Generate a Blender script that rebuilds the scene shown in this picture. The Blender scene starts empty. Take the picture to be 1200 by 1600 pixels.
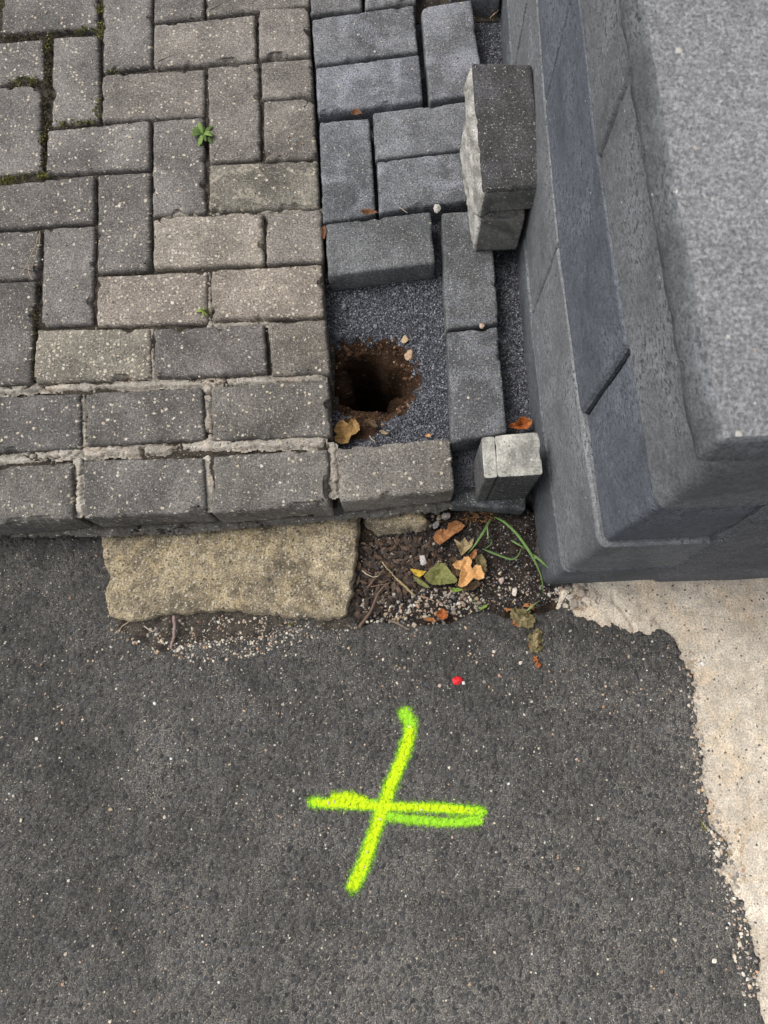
import bpy, bmesh, math, random
import numpy as np
from mathutils import Matrix, Vector

rng = np.random.default_rng(7)
random.seed(7)
scene = bpy.context.scene
COL = scene.collection

# ------------------------------------------------------------------ camera
FPX, CAM_H = 1150.0, 1.19            # focal length in photo pixels, height over the paving
def cam_rot():
    n = np.array([30.0, -260.0, -FPX]); n /= np.linalg.norm(n)      # straight down, seen from the camera
    x = np.array([1.0, 0, 0]) - n[0] * n; x /= np.linalg.norm(x)
    z = -n; y = np.cross(z, x)
    return np.array([x, y, z])
RC = cam_rot()
cam_d = bpy.data.cameras.new('camera')
cam_d.sensor_fit = 'VERTICAL'; cam_d.sensor_height = 36.0; cam_d.sensor_width = 27.0
cam_d.lens = 36.0 * FPX / 1600.0
cam_d.clip_start = 0.02; cam_d.clip_end = 500.0
cam_d.dof.use_dof = True; cam_d.dof.focus_distance = 1.27; cam_d.dof.aperture_fstop = 13
cam = bpy.data.objects.new('camera', cam_d); COL.objects.link(cam)
cam.matrix_world = Matrix.Translation((0, 0, CAM_H)) @ Matrix([list(r) for r in RC]).to_4x4()
scene.camera = cam

# ------------------------------------------------------------------ sky, sun, exposure
world = bpy.data.worlds.new('World'); scene.world = world; world.use_nodes = True
wt = world.node_tree; wt.nodes.clear()
w_out = wt.nodes.new('ShaderNodeOutputWorld'); w_bg = wt.nodes.new('ShaderNodeBackground')
w_sky = wt.nodes.new('ShaderNodeTexSky'); w_hsv = wt.nodes.new('ShaderNodeHueSaturation')
SUN_EL, SUN_AZ = math.radians(60), math.radians(-76)      # azimuth from +Y towards +X
w_sky.sky_type = 'NISHITA'; w_sky.sun_disc = False
w_sky.sun_elevation = SUN_EL; w_sky.sun_rotation = SUN_AZ
w_sky.air_density = 1.0; w_sky.dust_density = 4.0; w_sky.ozone_density = 1.0
w_hsv.inputs['Saturation'].default_value = 0.22           # overcast: the blue mostly gone
w_bg.inputs['Strength'].default_value = 0.13
wt.links.new(w_sky.outputs[0], w_hsv.inputs['Color']); wt.links.new(w_hsv.outputs[0], w_bg.inputs[0])
wt.links.new(w_bg.outputs[0], w_out.inputs[0])
sun_d = bpy.data.lights.new('sun', 'SUN'); sun_d.energy = 1.2; sun_d.angle = math.radians(26)
sun_d.color = (1.0, 0.96, 0.91)
sun = bpy.data.objects.new('sun', sun_d); COL.objects.link(sun)
sdir = Vector((math.sin(SUN_AZ) * math.cos(SUN_EL), math.cos(SUN_AZ) * math.cos(SUN_EL), math.sin(SUN_EL)))
sun.rotation_euler = sdir.to_track_quat('Z', 'Y').to_euler(); sun.location = (0, 0, 6)
vs = scene.view_settings
vs.view_transform = 'Standard'; vs.look = 'None'; vs.gamma = 1.0; vs.use_curve_mapping = False
vs.exposure = 0.5
scene.cycles.max_bounces = 5; scene.cycles.diffuse_bounces = 3; scene.cycles.glossy_bounces = 2; scene.cycles.transparent_max_bounces = 4

# ------------------------------------------------------------------ helpers: places
def P(px, py, z=0.0):
    d = RC @ np.array([px - 600.0, 800.0 - py, -FPX])
    t = (z - CAM_H) / d[2]
    return (float(d[0] * t), float(d[1] * t))
def PP(pts, z=0.0): return [P(a, b, z) for a, b in pts]
def zm(pts, ox, oy, s): return [(ox + a / s, oy + b / s) for a, b in pts]

# ------------------------------------------------------------------ helpers: noise
def _h(ix, iy, seed):
    ix = np.asarray(ix).astype(np.int64) & 0xFFFFFFFF; iy = np.asarray(iy).astype(np.int64) & 0xFFFFFFFF
    h = (ix * 374761393 + iy * 668265263 + int(seed) * 974634777) & 0xFFFFFFFF
    h = ((h ^ (h >> 13)) * 1274126177) & 0xFFFFFFFF
    h = ((h ^ (h >> 16)) * 2246822519) & 0xFFFFFFFF
    return ((h ^ (h >> 15)) & 0xFFFFFF) / float(0x1000000)
def vnoise(x, y, seed=0):
    x = np.asarray(x, float); y = np.asarray(y, float)
    ix = np.floor(x); iy = np.floor(y); fx = x - ix; fy = y - iy
    fx = fx * fx * (3 - 2 * fx); fy = fy * fy * (3 - 2 * fy)
    a = _h(ix, iy, seed); b = _h(ix + 1, iy, seed); c = _h(ix, iy + 1, seed); d = _h(ix + 1, iy + 1, seed)
    return (a + (b - a) * fx + (c - a) * fy + (a - b - c + d) * fx * fy) * 2 - 1
def fbm(x, y, seed=0, o=3):
    s = 0; a = 1.0; t = 0
    for k in range(o):
        s = s + a * vnoise(np.asarray(x) * 2 ** k, np.asarray(y) * 2 ** k, seed + 17 * k); t += a; a *= 0.5
    return s / t
def cellular(x, y, seed=0):
    ix = np.floor(x); iy = np.floor(y); f1 = np.full(x.shape, 9.0); f2 = np.full(x.shape, 9.0); idv = np.zeros(x.shape)
    for dx in (-1, 0, 1):
        for dy in (-1, 0, 1):
            cx = ix + dx; cy = iy + dy
            d = np.hypot(cx + _h(cx, cy, seed) - x, cy + _h(cx, cy, seed + 5) - y)
            cl = d < f1
            f2 = np.where(cl, f1, np.minimum(f2, d)); idv = np.where(cl, _h(cx, cy, seed + 9), idv); f1 = np.where(cl, d, f1)
    return f1, f2, idv
def sstep(a, b, x):
    t = np.clip((np.asarray(x) - a) / (b - a), 0, 1); return t * t * (3 - 2 * t)
def seg_dist(x, y, pts, closed=False):
    d = np.full(np.shape(x), 1e9); n = len(pts)
    for i in range(n if closed else n - 1):
        ax, ay = pts[i]; bx, by = pts[(i + 1) % n]
        vx, vy = bx - ax, by - ay; L = vx * vx + vy * vy + 1e-18
        t = np.clip(((x - ax) * vx + (y - ay) * vy) / L, 0, 1)
        d = np.minimum(d, np.hypot(x - ax - t * vx, y - ay - t * vy))
    return d
def inside(x, y, pts):
    c = np.zeros(np.shape(x), bool); n = len(pts)
    for i in range(n):
        ax, ay = pts[i]; bx, by = pts[(i + 1) % n]
        if ay == by: continue
        c ^= ((ay > y) != (by > y)) & (x < (bx - ax) * (y - ay) / (by - ay) + ax)
    return c
def sdf(x, y, pts):                      # negative inside
    d = seg_dist(x, y, pts, True); return np.where(inside(x, y, pts), -d, d)

# ------------------------------------------------------------------ helpers: objects
def mesh_obj(name, verts, faces, mat, parent=None, smooth=True, attrs=None, cols=None, slots=None):
    me = bpy.data.meshes.new(name)
    verts = np.asarray(verts, np.float32)
    if isinstance(faces, np.ndarray):
        k = faces.shape[1]; nf = len(faces)
        me.vertices.add(len(verts)); me.vertices.foreach_set('co', verts.ravel())
        me.loops.add(nf * k); me.loops.foreach_set('vertex_index', faces.astype(np.int32).ravel())
        me.polygons.add(nf); me.polygons.foreach_set('loop_start', np.arange(0, nf * k, k, dtype=np.int32))
        me.polygons.foreach_set('loop_total', np.full(nf, k, np.int32)); me.update(calc_edges=True)
    else:
        me.from_pydata([tuple(map(float, v)) for v in verts], [], faces); me.update()
    if attrs:
        for an, av in attrs.items():
            a = me.attributes.new(an, 'FLOAT', 'POINT'); a.data.foreach_set('value', np.asarray(av, np.float32).ravel())
    if cols is not None:
        c = np.ones((len(verts), 4), np.float32); c[:, :3] = cols
        a = me.attributes.new('tone', 'FLOAT_COLOR', 'POINT'); a.data.foreach_set('color', c.ravel())
    for m in (mat if isinstance(mat, (list, tuple)) else [mat]): me.materials.append(m)
    if slots is not None: me.polygons.foreach_set('material_index', np.asarray(slots, np.int32))
    me.polygons.foreach_set('use_smooth', np.full(len(me.polygons), smooth, bool))
    me.validate()
    o = bpy.data.objects.new(name, me); COL.objects.link(o)
    if parent: o.parent = parent
    return o
def tag(o, label=None, cat=None, group=None, kind=None):
    if label: o['label'] = label
    if cat: o['category'] = cat
    if group: o['group'] = group
    if kind: o['kind'] = kind
    return o
def empty(name, loc):
    o = bpy.data.objects.new(name, None); COL.objects.link(o); o.location = loc; o.empty_display_size = 0.05; return o
def keep_parent(child, parent):
    child.parent = parent; child.matrix_parent_inverse = Matrix.Translation(parent.location).inverted()
def grid_mesh(x0, x1, y0, y1, st):
    nx = int(round((x1 - x0) / st)) + 1; ny = int(round((y1 - y0) / st)) + 1
    X, Y = np.meshgrid(np.linspace(x0, x1, nx), np.linspace(y0, y1, ny))
    i = np.arange(nx * ny).reshape(ny, nx)
    F = np.stack([i[:-1, :-1], i[:-1, 1:], i[1:, 1:], i[1:, :-1]], -1).reshape(-1, 4)
    return X.ravel(), Y.ravel(), F
def compact(V, F, attrs=None):
    u, inv = np.unique(F, return_inverse=True)
    return V[u], inv.reshape(F.shape), ({k: np.asarray(v)[u] for k, v in attrs.items()} if attrs else None)
def patch(name, poly, st, zf, mat, parent=None, rag=0.004, edge=0.006, drop=0.02, seed=1, attrf=None, dist=None, ragf=70):
    """a height field cut to a ragged outline whose rim falls away"""
    xs = [p[0] for p in poly]; ys = [p[1] for p in poly]; m = 0.012
    X, Y, F = grid_mesh(min(xs) - m, max(xs) + m, min(ys) - m, max(ys) + m, st)
    d = (sdf(X, Y, poly) if dist is None else dist(X, Y)) + rag * fbm(X * ragf, Y * ragf, seed)
    Z = zf(X, Y) - drop * sstep(-edge, edge * 0.35, d)
    keep = (d[F] < edge * 0.5 + st).any(1)
    at = {k: f(X, Y, d) for k, f in attrf.items()} if attrf else None
    V, F2, at = compact(np.stack([X, Y, Z], -1), F[keep], at)
    return mesh_obj(name, V, F2, mat, parent, True, at)

# ------------------------------------------------------------------ helpers: materials
class Mat:
    def __init__(s, name, rough=0.9, spec=0.25):
        s.m = bpy.data.materials.new(name); s.m.use_nodes = True; s.t = s.m.node_tree
        s.b = s.t.nodes['Principled BSDF']; s.b.inputs['Roughness'].default_value = rough
        s.b.inputs['Specular IOR Level'].default_value = spec
        s.geo = s.t.nodes.new('ShaderNodeNewGeometry'); s.pos3 = s.geo.outputs['Position']
        sx = s.t.nodes.new('ShaderNodeSeparateXYZ'); s.t.links.new(s.pos3, sx.inputs[0])
        s.pos = s.n('CombineXYZ', {'X': s.math('MULTIPLY_ADD', sx.outputs[2], .62, sx.outputs[0]), 'Y': s.math('MULTIPLY_ADD', sx.outputs[2], .78, sx.outputs[1])}).outputs[0]
    def n(s, typ, ins=None, **props):
        nd = s.t.nodes.new('ShaderNode' + typ)
        for k, v in props.items(): setattr(nd, k, v)
        for k, v in (ins or {}).items(): s.put(nd.inputs[k], v)
        return nd
    def put(s, sock, v):
        if isinstance(v, bpy.types.NodeSocket): s.t.links.new(v, sock)
        elif isinstance(v, (tuple, list)) and len(v) == 3 and sock.type == 'RGBA': sock.default_value = (*v, 1)
        else: sock.default_value = v
    def noise(s, scale, det=2, rough=0.55, vec=None, dist=0.0, dims='2D'):
        return s.n('TexNoise', noise_dimensions=dims, ins={'Vector': vec or s.pos, 'Scale': scale, 'Detail': det, 'Roughness': rough, 'Distortion': dist}).outputs['Fac']
    def vor(s, scale, vec=None, feature='F1', rnd=1.0):
        v = s.n('TexVoronoi', voronoi_dimensions='2D', feature=feature); s.put(v.inputs['Vector'], vec or s.pos); v.inputs['Scale'].default_value = scale; v.inputs['Randomness'].default_value = rnd
        return v.outputs['Distance'], (v.outputs['Color'] if feature != 'DISTANCE_TO_EDGE' else None)
    def math(s, op, a, b=0.0, c=None):
        nd = s.n('Math', operation=op); s.put(nd.inputs[0], a); s.put(nd.inputs[1], b)
        if c is not None: s.put(nd.inputs[2], c)
        return nd.outputs[0]
    def mr(s, v, a, b, lo=0.0, hi=1.0):
        return s.n('MapRange', {'Value': v, 'From Min': a, 'From Max': b, 'To Min': lo, 'To Max': hi}).outputs[0]
    def mix(s, f, a, b, mode='MIX'):
        nd = s.n('Mix', data_type='RGBA', blend_type=mode)
        s.put(nd.inputs[0], f); s.put(nd.inputs[6], a); s.put(nd.inputs[7], b); return nd.outputs[2]
    def mul(s, col, f):                          # colour times a scalar
        nd = s.n('VectorMath', operation='SCALE'); s.put(nd.inputs[0], col); s.put(nd.inputs['Scale'], f); return nd.outputs[0]
    def sep(s, c): 
        nd = s.n('SeparateColor', {'Color': c}); return nd.outputs[0], nd.outputs[1], nd.outputs[2]
    def attr(s, name, kind='GEOMETRY'): return s.n('Attribute', attribute_name=name, attribute_type=kind)
    def bump(s, h, dist, strength=1.0, normal=None):
        nd = s.n('Bump', {'Height': h, 'Distance': dist, 'Strength': strength})
        if normal is not None: s.put(nd.inputs['Normal'], normal)
        return nd.outputs[0]
    def warp(s, amt, scale, vec=None):
        c = s.n('TexNoise', noise_dimensions='2D', ins={'Vector': vec or s.pos, 'Scale': scale, 'Detail': 1}).outputs['Color']
        a = s.n('VectorMath', operation='SUBTRACT'); s.put(a.inputs[0], c); a.inputs[1].default_value = (.5, .5, .5)
        b = s.n('VectorMath', operation='SCALE'); s.put(b.inputs[0], a.outputs[0]); b.inputs['Scale'].default_value = amt
        d = s.n('VectorMath', operation='ADD'); s.put(d.inputs[0], vec or s.pos); s.put(d.inputs[1], b.outputs[0]); return d.outputs[0]
    def done(s, col, normal=None, rough=None):
        s.put(s.b.inputs['Base Color'], col)
        if normal is not None: s.put(s.b.inputs['Normal'], normal)
        if rough is not None: s.put(s.b.inputs['Roughness'], rough)
        return s.m
def specks(M, col, scale, keep, radius, tone_a, tone_b, vec=None):
    """scattered grains: a share `keep` of the cells carries one"""
    d, c = M.vor(scale, vec or M.pos); r, g, b = M.sep(c)
    k = M.math('LESS_THAN', r, keep)
    rad = M.math('MULTIPLY', M.math('MULTIPLY_ADD', b, 0.7, 0.3), radius)
    f = M.math('MULTIPLY', k, M.mr(M.math('SUBTRACT', rad, d), 0.0, 0.12))
    return M.mix(f, col, M.mix(g, tone_a, tone_b)), f

def mat_paver():
    M = Mat('paver_concrete', 0.92)
    oi = M.n('ObjectInfo'); tint = oi.outputs['Color']
    off = M.n('VectorMath', operation='ADD'); M.put(off.inputs[0], M.pos)
    M.put(off.inputs[1], M.n('CombineXYZ', {'X': M.math('MULTIPLY', oi.outputs['Random'], 7.0), 'Y': M.math('MULTIPLY', oi.outputs['Random'], 3.0)}).outputs[0])
    v = off.outputs[0]
    agg = M.attr('agg', 'OBJECT').outputs['Fac']; eff = M.attr('bloom', 'OBJECT').outputs['Fac']; st = M.attr('stain', 'OBJECT').outputs['Fac']
    big = M.noise(9, 3, 0.6, v); fine = M.noise(330, 3, 0.7, v); mid = M.noise(70, 3, 0.6, v)
    d1, c1 = M.vor(420, v); r1, g1, b1 = M.sep(c1)
    k = M.math('MULTIPLY', M.mr(big, .3, .7, .74, 1.24), M.math('MULTIPLY', M.mr(fine, .3, .7, .5, 1.5), M.math('MULTIPLY', M.mr(mid, .3, .7, .9, 1.1), M.mr(r1, 0, 1, .72, 1.28))))
    dirt = M.noise(4.5, 4, .7, None, .6)
    k = M.math('MULTIPLY', k, M.mr(dirt, .34, .66, .76, 1.2))
    col = M.mul(tint, k)
    # pale bloom on the new pavers
    bm = M.math('MULTIPLY', M.mr(M.noise(16, 3, 0.6, v, 0.4), .47, .68), M.mr(fine, .36, .62))
    col = M.mix(M.math('MULTIPLY', M.math('MULTIPLY', bm, eff), .75), col, (.38, .39, .44))
    # cream cement stain on the old ones
    sm = M.math('MULTIPLY', M.mr(M.noise(19, 4, 0.65, v, 0.6), .50, .62), M.mr(M.noise(140, 3, 0.6, v), .38, .6))
    col = M.mix(M.math('MULTIPLY', M.math('MULTIPLY', sm, st), .8), col, (.44, .39, .31))
    wv = M.warp(.004, 260, v)
    col, f0 = specks(M, col, 300, .20, .40, (.30, .275, .24), (.42, .40, .36), wv)
    col, f1 = specks(M, col, 150, M.math('MULTIPLY', agg, .40), .44, (.44, .37, .26), (.54, .49, .42), wv)
    col, f2 = specks(M, col, 62, M.math('MULTIPLY', agg, .07), .24, (.58, .52, .42), (.64, .61, .55), wv)
    col, f3 = specks(M, col, 210, .05, .36, (.035, .033, .03), (.06, .055, .05), wv)
    return M.done(col, M.bump(M.math('ADD', M.math('MULTIPLY', fine, .7), M.math('MULTIPLY', mid, .5)), .0018, .9))

def mat_core(name, lo, hi, bmp=.0025):            # pale cast concrete of a paver's body
    M = Mat(name, 0.95)
    tint = M.n('ObjectInfo').outputs['Color']
    n1 = M.noise(26, 4, .65); n2 = M.noise(260, 3, .7)
    col = M.mix(M.mr(n1, .35, .7), lo, hi)
    col = M.mul(col, M.mr(n2, .3, .7, .7, 1.25))
    col, f = specks(M, col, 150, .2, .36, (.12, .11, .10), (.66, .63, .56))
    return M.done(col, M.bump(M.math('ADD', n2, M.math('MULTIPLY', n1, 1.5)), bmp, .9))

def mat_asphalt():
    M = Mat('asphalt', 0.88, 0.3)
    v = M.warp(.007, 80)
    d1, c1 = M.vor(105, v); r, g, b = M.sep(c1)
    fine = M.noise(430, 2, .8); mid = M.noise(34, 3, .7); big = M.noise(2.6, 3, .6); mott = M.noise(150, 2, .7)
    sepy = M.n('SeparateXYZ', {'Vector': M.pos3}).outputs
    bare = M.mr(M.math('ADD', M.math('MULTIPLY', big, .9), M.math('MULTIPLY_ADD', sepy[1], -.55, M.math('MULTIPLY', sepy[0], .22))), .40, .80)    # binder worn off more towards the lane
    patchy = M.noise(7, 4, .7, None, .5)
    tar = M.mix(M.mr(mid, .35, .65), (.047, .045, .042), (.078, .074, .069))
    tar = M.mul(tar, M.math('MULTIPLY', M.math('MULTIPLY', M.mr(fine, .3, .7, .42, 1.75), M.mr(mott, .3, .7, .72, 1.3)), M.math('MULTIPLY', M.mr(bare, 0, 1, .92, 1.65), M.mr(patchy, .35, .65, .93, 1.08))))
    lump = M.mr(d1, .52, .26)                                   # rounded chippings
    grit = M.math('MULTIPLY', M.mr(fine, .51, .62), M.math('ADD', M.math('MULTIPLY', M.math('SUBTRACT', 1.0, lump), M.math('MULTIPLY_ADD', bare, .8, .10)), M.math('MULTIPLY', M.mr(patchy, .5, .68), .55)))
    col = M.mix(M.math('MINIMUM', grit, .8), tar, (.30, .276, .24))
    worn = M.math('MULTIPLY', M.math('LESS_THAN', r, M.math('MULTIPLY_ADD', bare, .26, .16)), M.math('MULTIPLY', lump, M.mr(patchy, .4, .6, .5, .95)))
    col = M.mix(worn, col, M.mul(M.mix(g, (.026, .027, .030), (.12, .12, .122)), M.mr(fine, .3, .7, .75, 1.3)))
    col, f2 = specks(M, col, 240, .12, .34, (.27, .235, .19), (.52, .47, .39), v)
    h = M.math('ADD', M.math('MULTIPLY', lump, .7), M.math('ADD', M.math('MULTIPLY', fine, .7), M.math('MULTIPLY', mott, .5)))
    return M.done(col, M.bump(h, .0032, .95), M.mr(fine, .3, .7, .8, .97))

def mat_concrete(name, lo, hi, warm, agg=.2, bmp=.0035, gr=.4):
    M = Mat(name, 0.93)
    n1 = M.noise(8, 4, .7, None, .4); n2 = M.noise(48, 3, .7); n3 = M.noise(330, 3, .7)
    col = M.mix(M.mr(n1, .32, .68), lo, hi)
    col = M.mix(M.math('MULTIPLY', M.mr(M.noise(14, 4, .7, None, .8), .5, .68), .55), col, warm)
    col = M.mul(col, M.math('MULTIPLY', M.mr(n2, .3, .7, 1 - gr * .55, 1 + gr * .5), M.mr(n3, .3, .7, 1 - gr, 1 + gr)))
    wv = M.warp(.004, 200)
    col, f1 = specks(M, col, 170, agg, .40, (.46, .40, .30), (.60, .56, .48), wv)
    col, f2 = specks(M, col, 140, agg * .7, .34, (.07, .065, .06), (.16, .135, .11), wv)
    col, f3 = specks(M, col, 55, .05, .22, (.62, .55, .45), (.5, .36, .22), wv)
    return M.done(col, M.bump(M.math('MULTIPLY_ADD', n3, .6, n2), bmp, .85))

def mat_soil(name, a, b, bits=.12):
    M = Mat(name, 0.97, 0.12)
    n1 = M.noise(55, 4, .7); n2 = M.noise(300, 3, .7)
    col = M.mul(M.mix(M.mr(n1, .35, .65), a, b), M.mr(n2, .3, .7, .55, 1.45))
    col, f = specks(M, col, 210, bits, .36, (.20, .16, .11), (.40, .36, .30))
    return M.done(col, M.bump(M.math('ADD', n1, n2), .005, 1.0))

def mat_bed():             # dark chippings, brown soil where the hole is dug
    M = Mat('grit_bed', 0.9, 0.2)
    s = M.attr('soil').outputs['Fac']
    d, c = M.vor(380); r, g, b = M.sep(c); n1 = M.noise(60, 4, .7); n2 = M.noise(300, 3, .7)
    grit = M.mix(r, (.03, .032, .038), (.14, .145, .165))
    soil = M.mul(M.mix(M.mr(n1, .35, .65), (.032, .017, .009), (.095, .050, .026)), M.mr(n2, .3, .7, .6, 1.4))
    soil, f = specks(M, soil, 160, .10, .36, (.30, .18, .10), (.45, .35, .25))
    m = M.mr(M.math('ADD', s, M.math('MULTIPLY', M.math('SUBTRACT', n1, .5), .8)), .42, .6)
    return M.done(M.mix(m, grit, soil), M.bump(M.math('ADD', n1, M.math('MULTIPLY', d, -1.2)), .004, 1.0))

def mat_tone(name, rough=.9, spec=.2, grain=500, lo=.75, hi=1.25):
    M = Mat(name, rough, spec)
    n = M.noise(grain, 2, .6)
    return M.done(M.mul(M.attr('tone').outputs['Color'], M.mr(n, .3, .7, lo, hi)), M.bump(n, .0008, .6))

def mat_wall(name, pit=.3, fine_amt=.3):
    M = Mat(name, 0.85, 0.25)
    tint = M.n('ObjectInfo').outputs['Color']; p3 = M.pos3
    n0 = M.noise(8, 3, .65, p3, .4, '3D'); n1 = M.noise(110, 3, .7, p3, 0, '3D'); n3 = M.noise(430, 1, .7, p3, 0, '3D')
    k = M.math('MULTIPLY', M.mr(n0, .34, .66, .74, 1.3), M.mr(n1, .32, .68, .78, 1.24))
    col = M.mul(tint, M.math('MULTIPLY', k, M.mr(n3, .3, .7, 1 - fine_amt, 1 + fine_amt)))
    wear = M.math('MULTIPLY', M.attr('edge').outputs['Fac'], M.mr(M.noise(90, 2, .75), .46, .60))
    col = M.mix(M.math('MULTIPLY', wear, .35), col, (.36, .36, .355))
    mp2 = M.n('Mapping', {'Vector': p3, 'Scale': (1, .55, 1)}).outputs[0]
    pits = M.math('MULTIPLY', M.mr(M.noise(250, 1, .5, mp2, 0, '3D'), .57, .65), M.mr(n0, .42, .58))
    col = M.mix(M.math('MULTIPLY', pits, pit * 2), col, (.04, .042, .046))
    col, f = specks(M, col, 130, .012, .22, (.42, .41, .39), (.55, .53, .5))
    return M.done(col, M.bump(M.math('SUBTRACT', M.math('MULTIPLY_ADD', n3, .4, n1), M.math('MULTIPLY', pits, .8)), .0016, .9))

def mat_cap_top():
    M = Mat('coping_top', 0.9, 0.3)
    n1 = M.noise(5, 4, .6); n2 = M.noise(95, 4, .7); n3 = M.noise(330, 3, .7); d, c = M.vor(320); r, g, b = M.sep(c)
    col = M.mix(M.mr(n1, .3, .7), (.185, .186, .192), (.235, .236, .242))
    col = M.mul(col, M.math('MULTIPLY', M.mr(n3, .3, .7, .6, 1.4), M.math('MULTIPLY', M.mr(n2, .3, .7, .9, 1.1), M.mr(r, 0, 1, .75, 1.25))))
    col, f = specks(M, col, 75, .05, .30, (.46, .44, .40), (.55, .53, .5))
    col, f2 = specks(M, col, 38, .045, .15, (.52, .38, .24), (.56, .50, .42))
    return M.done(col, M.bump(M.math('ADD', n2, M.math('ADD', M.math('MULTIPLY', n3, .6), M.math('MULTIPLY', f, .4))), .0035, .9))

def mat_leaf(name, a, b, vein, rough=.7):
    M = Mat(name, rough, 0.3)
    n = M.noise(110, 3, .65); n2 = M.noise(420, 2, .6)
    col = M.mul(M.mix(M.mr(n, .35, .65), a, b), M.mr(n2, .3, .7, .8, 1.2))
    col = M.mix(M.math('MULTIPLY', M.attr('vein').outputs['Fac'], .6), col, vein)
    return M.done(col, M.bump(n, .002, .5))

def mat_paint():
    M = Mat('fluorescent_spray_paint', 0.6, 0.35)
    yl = M.attr('yellow').outputs['Fac']; mk = M.attr('mask').outputs['Fac']
    n = M.noise(330, 3, .7)
    col = M.mix(M.mr(M.math('ADD', yl, M.math('MULTIPLY', M.math('SUBTRACT', n, .5), .7)), .25, .75), (.34, .74, .02), (.60, .86, .0))
    d1, _ = M.vor(105, M.warp(.007, 80))
    lump = M.mr(d1, .52, .26)
    hv = M.math('ADD', mk, M.math('ADD', M.math('MULTIPLY', M.math('SUBTRACT', n, .5), .85), M.math('MULTIPLY', M.math('SUBTRACT', lump, .6), .16)))
    alpha = M.math('MULTIPLY', M.mr(hv, .20, .86), M.mr(M.noise(210, 2, .6), .26, .36, .3, 1.0))
    M.put(M.b.inputs['Alpha'], alpha)
    h = M.math('ADD', M.math('MULTIPLY', lump, .7), n)
    return M.done(M.mul(col, M.mr(n, .3, .7, .88, 1.08)), M.bump(h, .003, .85))

PAVER, CORE, ASPHALT = mat_paver(), mat_core('paver_body_concrete', (.24, .235, .215), (.60, .58, .52)), mat_asphalt()
BROKEN = mat_core('broken_pale_concrete', (.30, .29, .26), (.80, .78, .72), .006)
DULL = mat_core('dull_cast_concrete', (.13, .13, .12), (.27, .265, .24))
SLAB = mat_concrete('weathered_yellowish_concrete', (.165, .138, .098), (.45, .375, .25), (.50, .395, .225), .5, .007, .62)
APRON = mat_concrete('pale_concrete', (.50, .430, .345), (.72, .64, .53), (.70, .54, .36), .20, .0035, .36)
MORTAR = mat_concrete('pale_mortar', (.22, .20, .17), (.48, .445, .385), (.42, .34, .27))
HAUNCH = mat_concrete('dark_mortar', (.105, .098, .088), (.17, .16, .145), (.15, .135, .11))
JOINT = mat_soil('joint_soil', (.040, .034, .028), (.095, .082, .066))
FOOT = mat_soil('grey_brown_dirt', (.045, .039, .033), (.11, .095, .078), .3)
PIT = mat_soil('dark_litter_soil', (.020, .014, .011), (.062, .044, .033))
BED = mat_bed()
WALL, WALL2 = mat_wall('grey_wall_block'), mat_wall('dark_roughcast', .12, .6)
CAPTOP = mat_cap_top()
GRAIN = mat_tone('loose_grains', .85, .25)
PEBBLE = mat_tone('pebble_stone', .8, .3, 350, .82, 1.15)
PLANT = mat_tone('plant_tissue', .7, .3, 300, .8, 1.2)
PAINT = mat_paint()

# ================================================================== the setting
KZ = -0.125                                    # level of asphalt
def R2(px, py): return P(px, py, KZ)

# outlines on the ground (photo points laid on their planes)
pit_poly = PP([(556, 800), (560, 860), (548, 905), (546, 955), (562, 972), (610, 967), (650, 974), (700, 968), (735, 955), (770, 955),
               (800, 962), (838, 955), (872, 948), (884, 925), (850, 905), (835, 860), (838, 790), (800, 760), (600, 760)], KZ)
apron_poly = PP([(893, 926), (898, 957), (940, 974), (985, 984), (1006, 988), (1036, 983), (1052, 1002), (1066, 1022), (1082, 1045), (1090, 1082), (1084, 1130),
                 (1098, 1165), (1098, 1215), (1112, 1250), (1108, 1285), (1140, 1330), (1135, 1360), (1160, 1400), (1172, 1450), (1185, 1520), (1192, 1600), (1220, 1800)], KZ)
apron_poly += [(0.75, -0.85), (1.3, -0.85), (1.3, 0.32), (0.32, 0.22)]

def asphalt_h(X, Y):
    w = .004 * np.sin(0 * X)
    f1, f2, idv = cellular(X / .0105 + .35 * fbm(X * 90, Y * 90, 3), Y / .0105 + .35 * fbm(X * 90, Y * 90, 4), 11)
    big = fbm(X * 6, Y * 6, 21, 3) * .004 + fbm(X * 28, Y * 28, 22, 2) * .0016
    st = np.clip((f2 - f1) * 2.2, 0, 1) ** .6 * (.0005 + .0028 * idv ** 2)
    return KZ + big + st + .0006 * vnoise(X * 330, Y * 330, 5)

AX0, AX1, AY0, AY1 = -0.85, 0.80, -0.75, 0.40
X, Y, F = grid_mesh(AX0, AX1, AY0, AY1, .0027)
bd = np.minimum(np.minimum(X - AX0, AX1 - X), Y - AY0)
fade = sstep(0, .08, bd)
Z = KZ + (asphalt_h(X, Y) - KZ) * fade
dp = sdf(X, Y, pit_poly) + .007 * fbm(X * 60, Y * 60, 31)
da = sdf(X, Y, apron_poly) + .008 * fbm(X * 30, Y * 30, 33, 3) + .008 * fbm(X * 110, Y * 110, 34, 3)
Z = Z - .045 * sstep(.006, -.004, dp) - .025 * sstep(.003, -.003, da)
keep = ~((dp[F] < -.012).all(1) | (da[F] < -.012).all(1))
V, F2, _ = compact(np.stack([X, Y, Z], -1), F[keep])
nv = len(V); G = 90.0                           # the road goes on as a flat sheet around the detailed piece
RY1 = 2.4
ring = np.array([(AX0, AY0), (AX1, AY0), (AX1, RY1), (AX0, RY1), (-G, -G), (G, -G), (G, G), (-G, G)])
V = np.vstack([V, np.c_[ring, np.full(8, KZ)]])
rf = np.array([(0, 4, 5, 1), (1, 5, 6, 2), (2, 6, 7, 3), (3, 7, 4, 0)]) + nv
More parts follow.
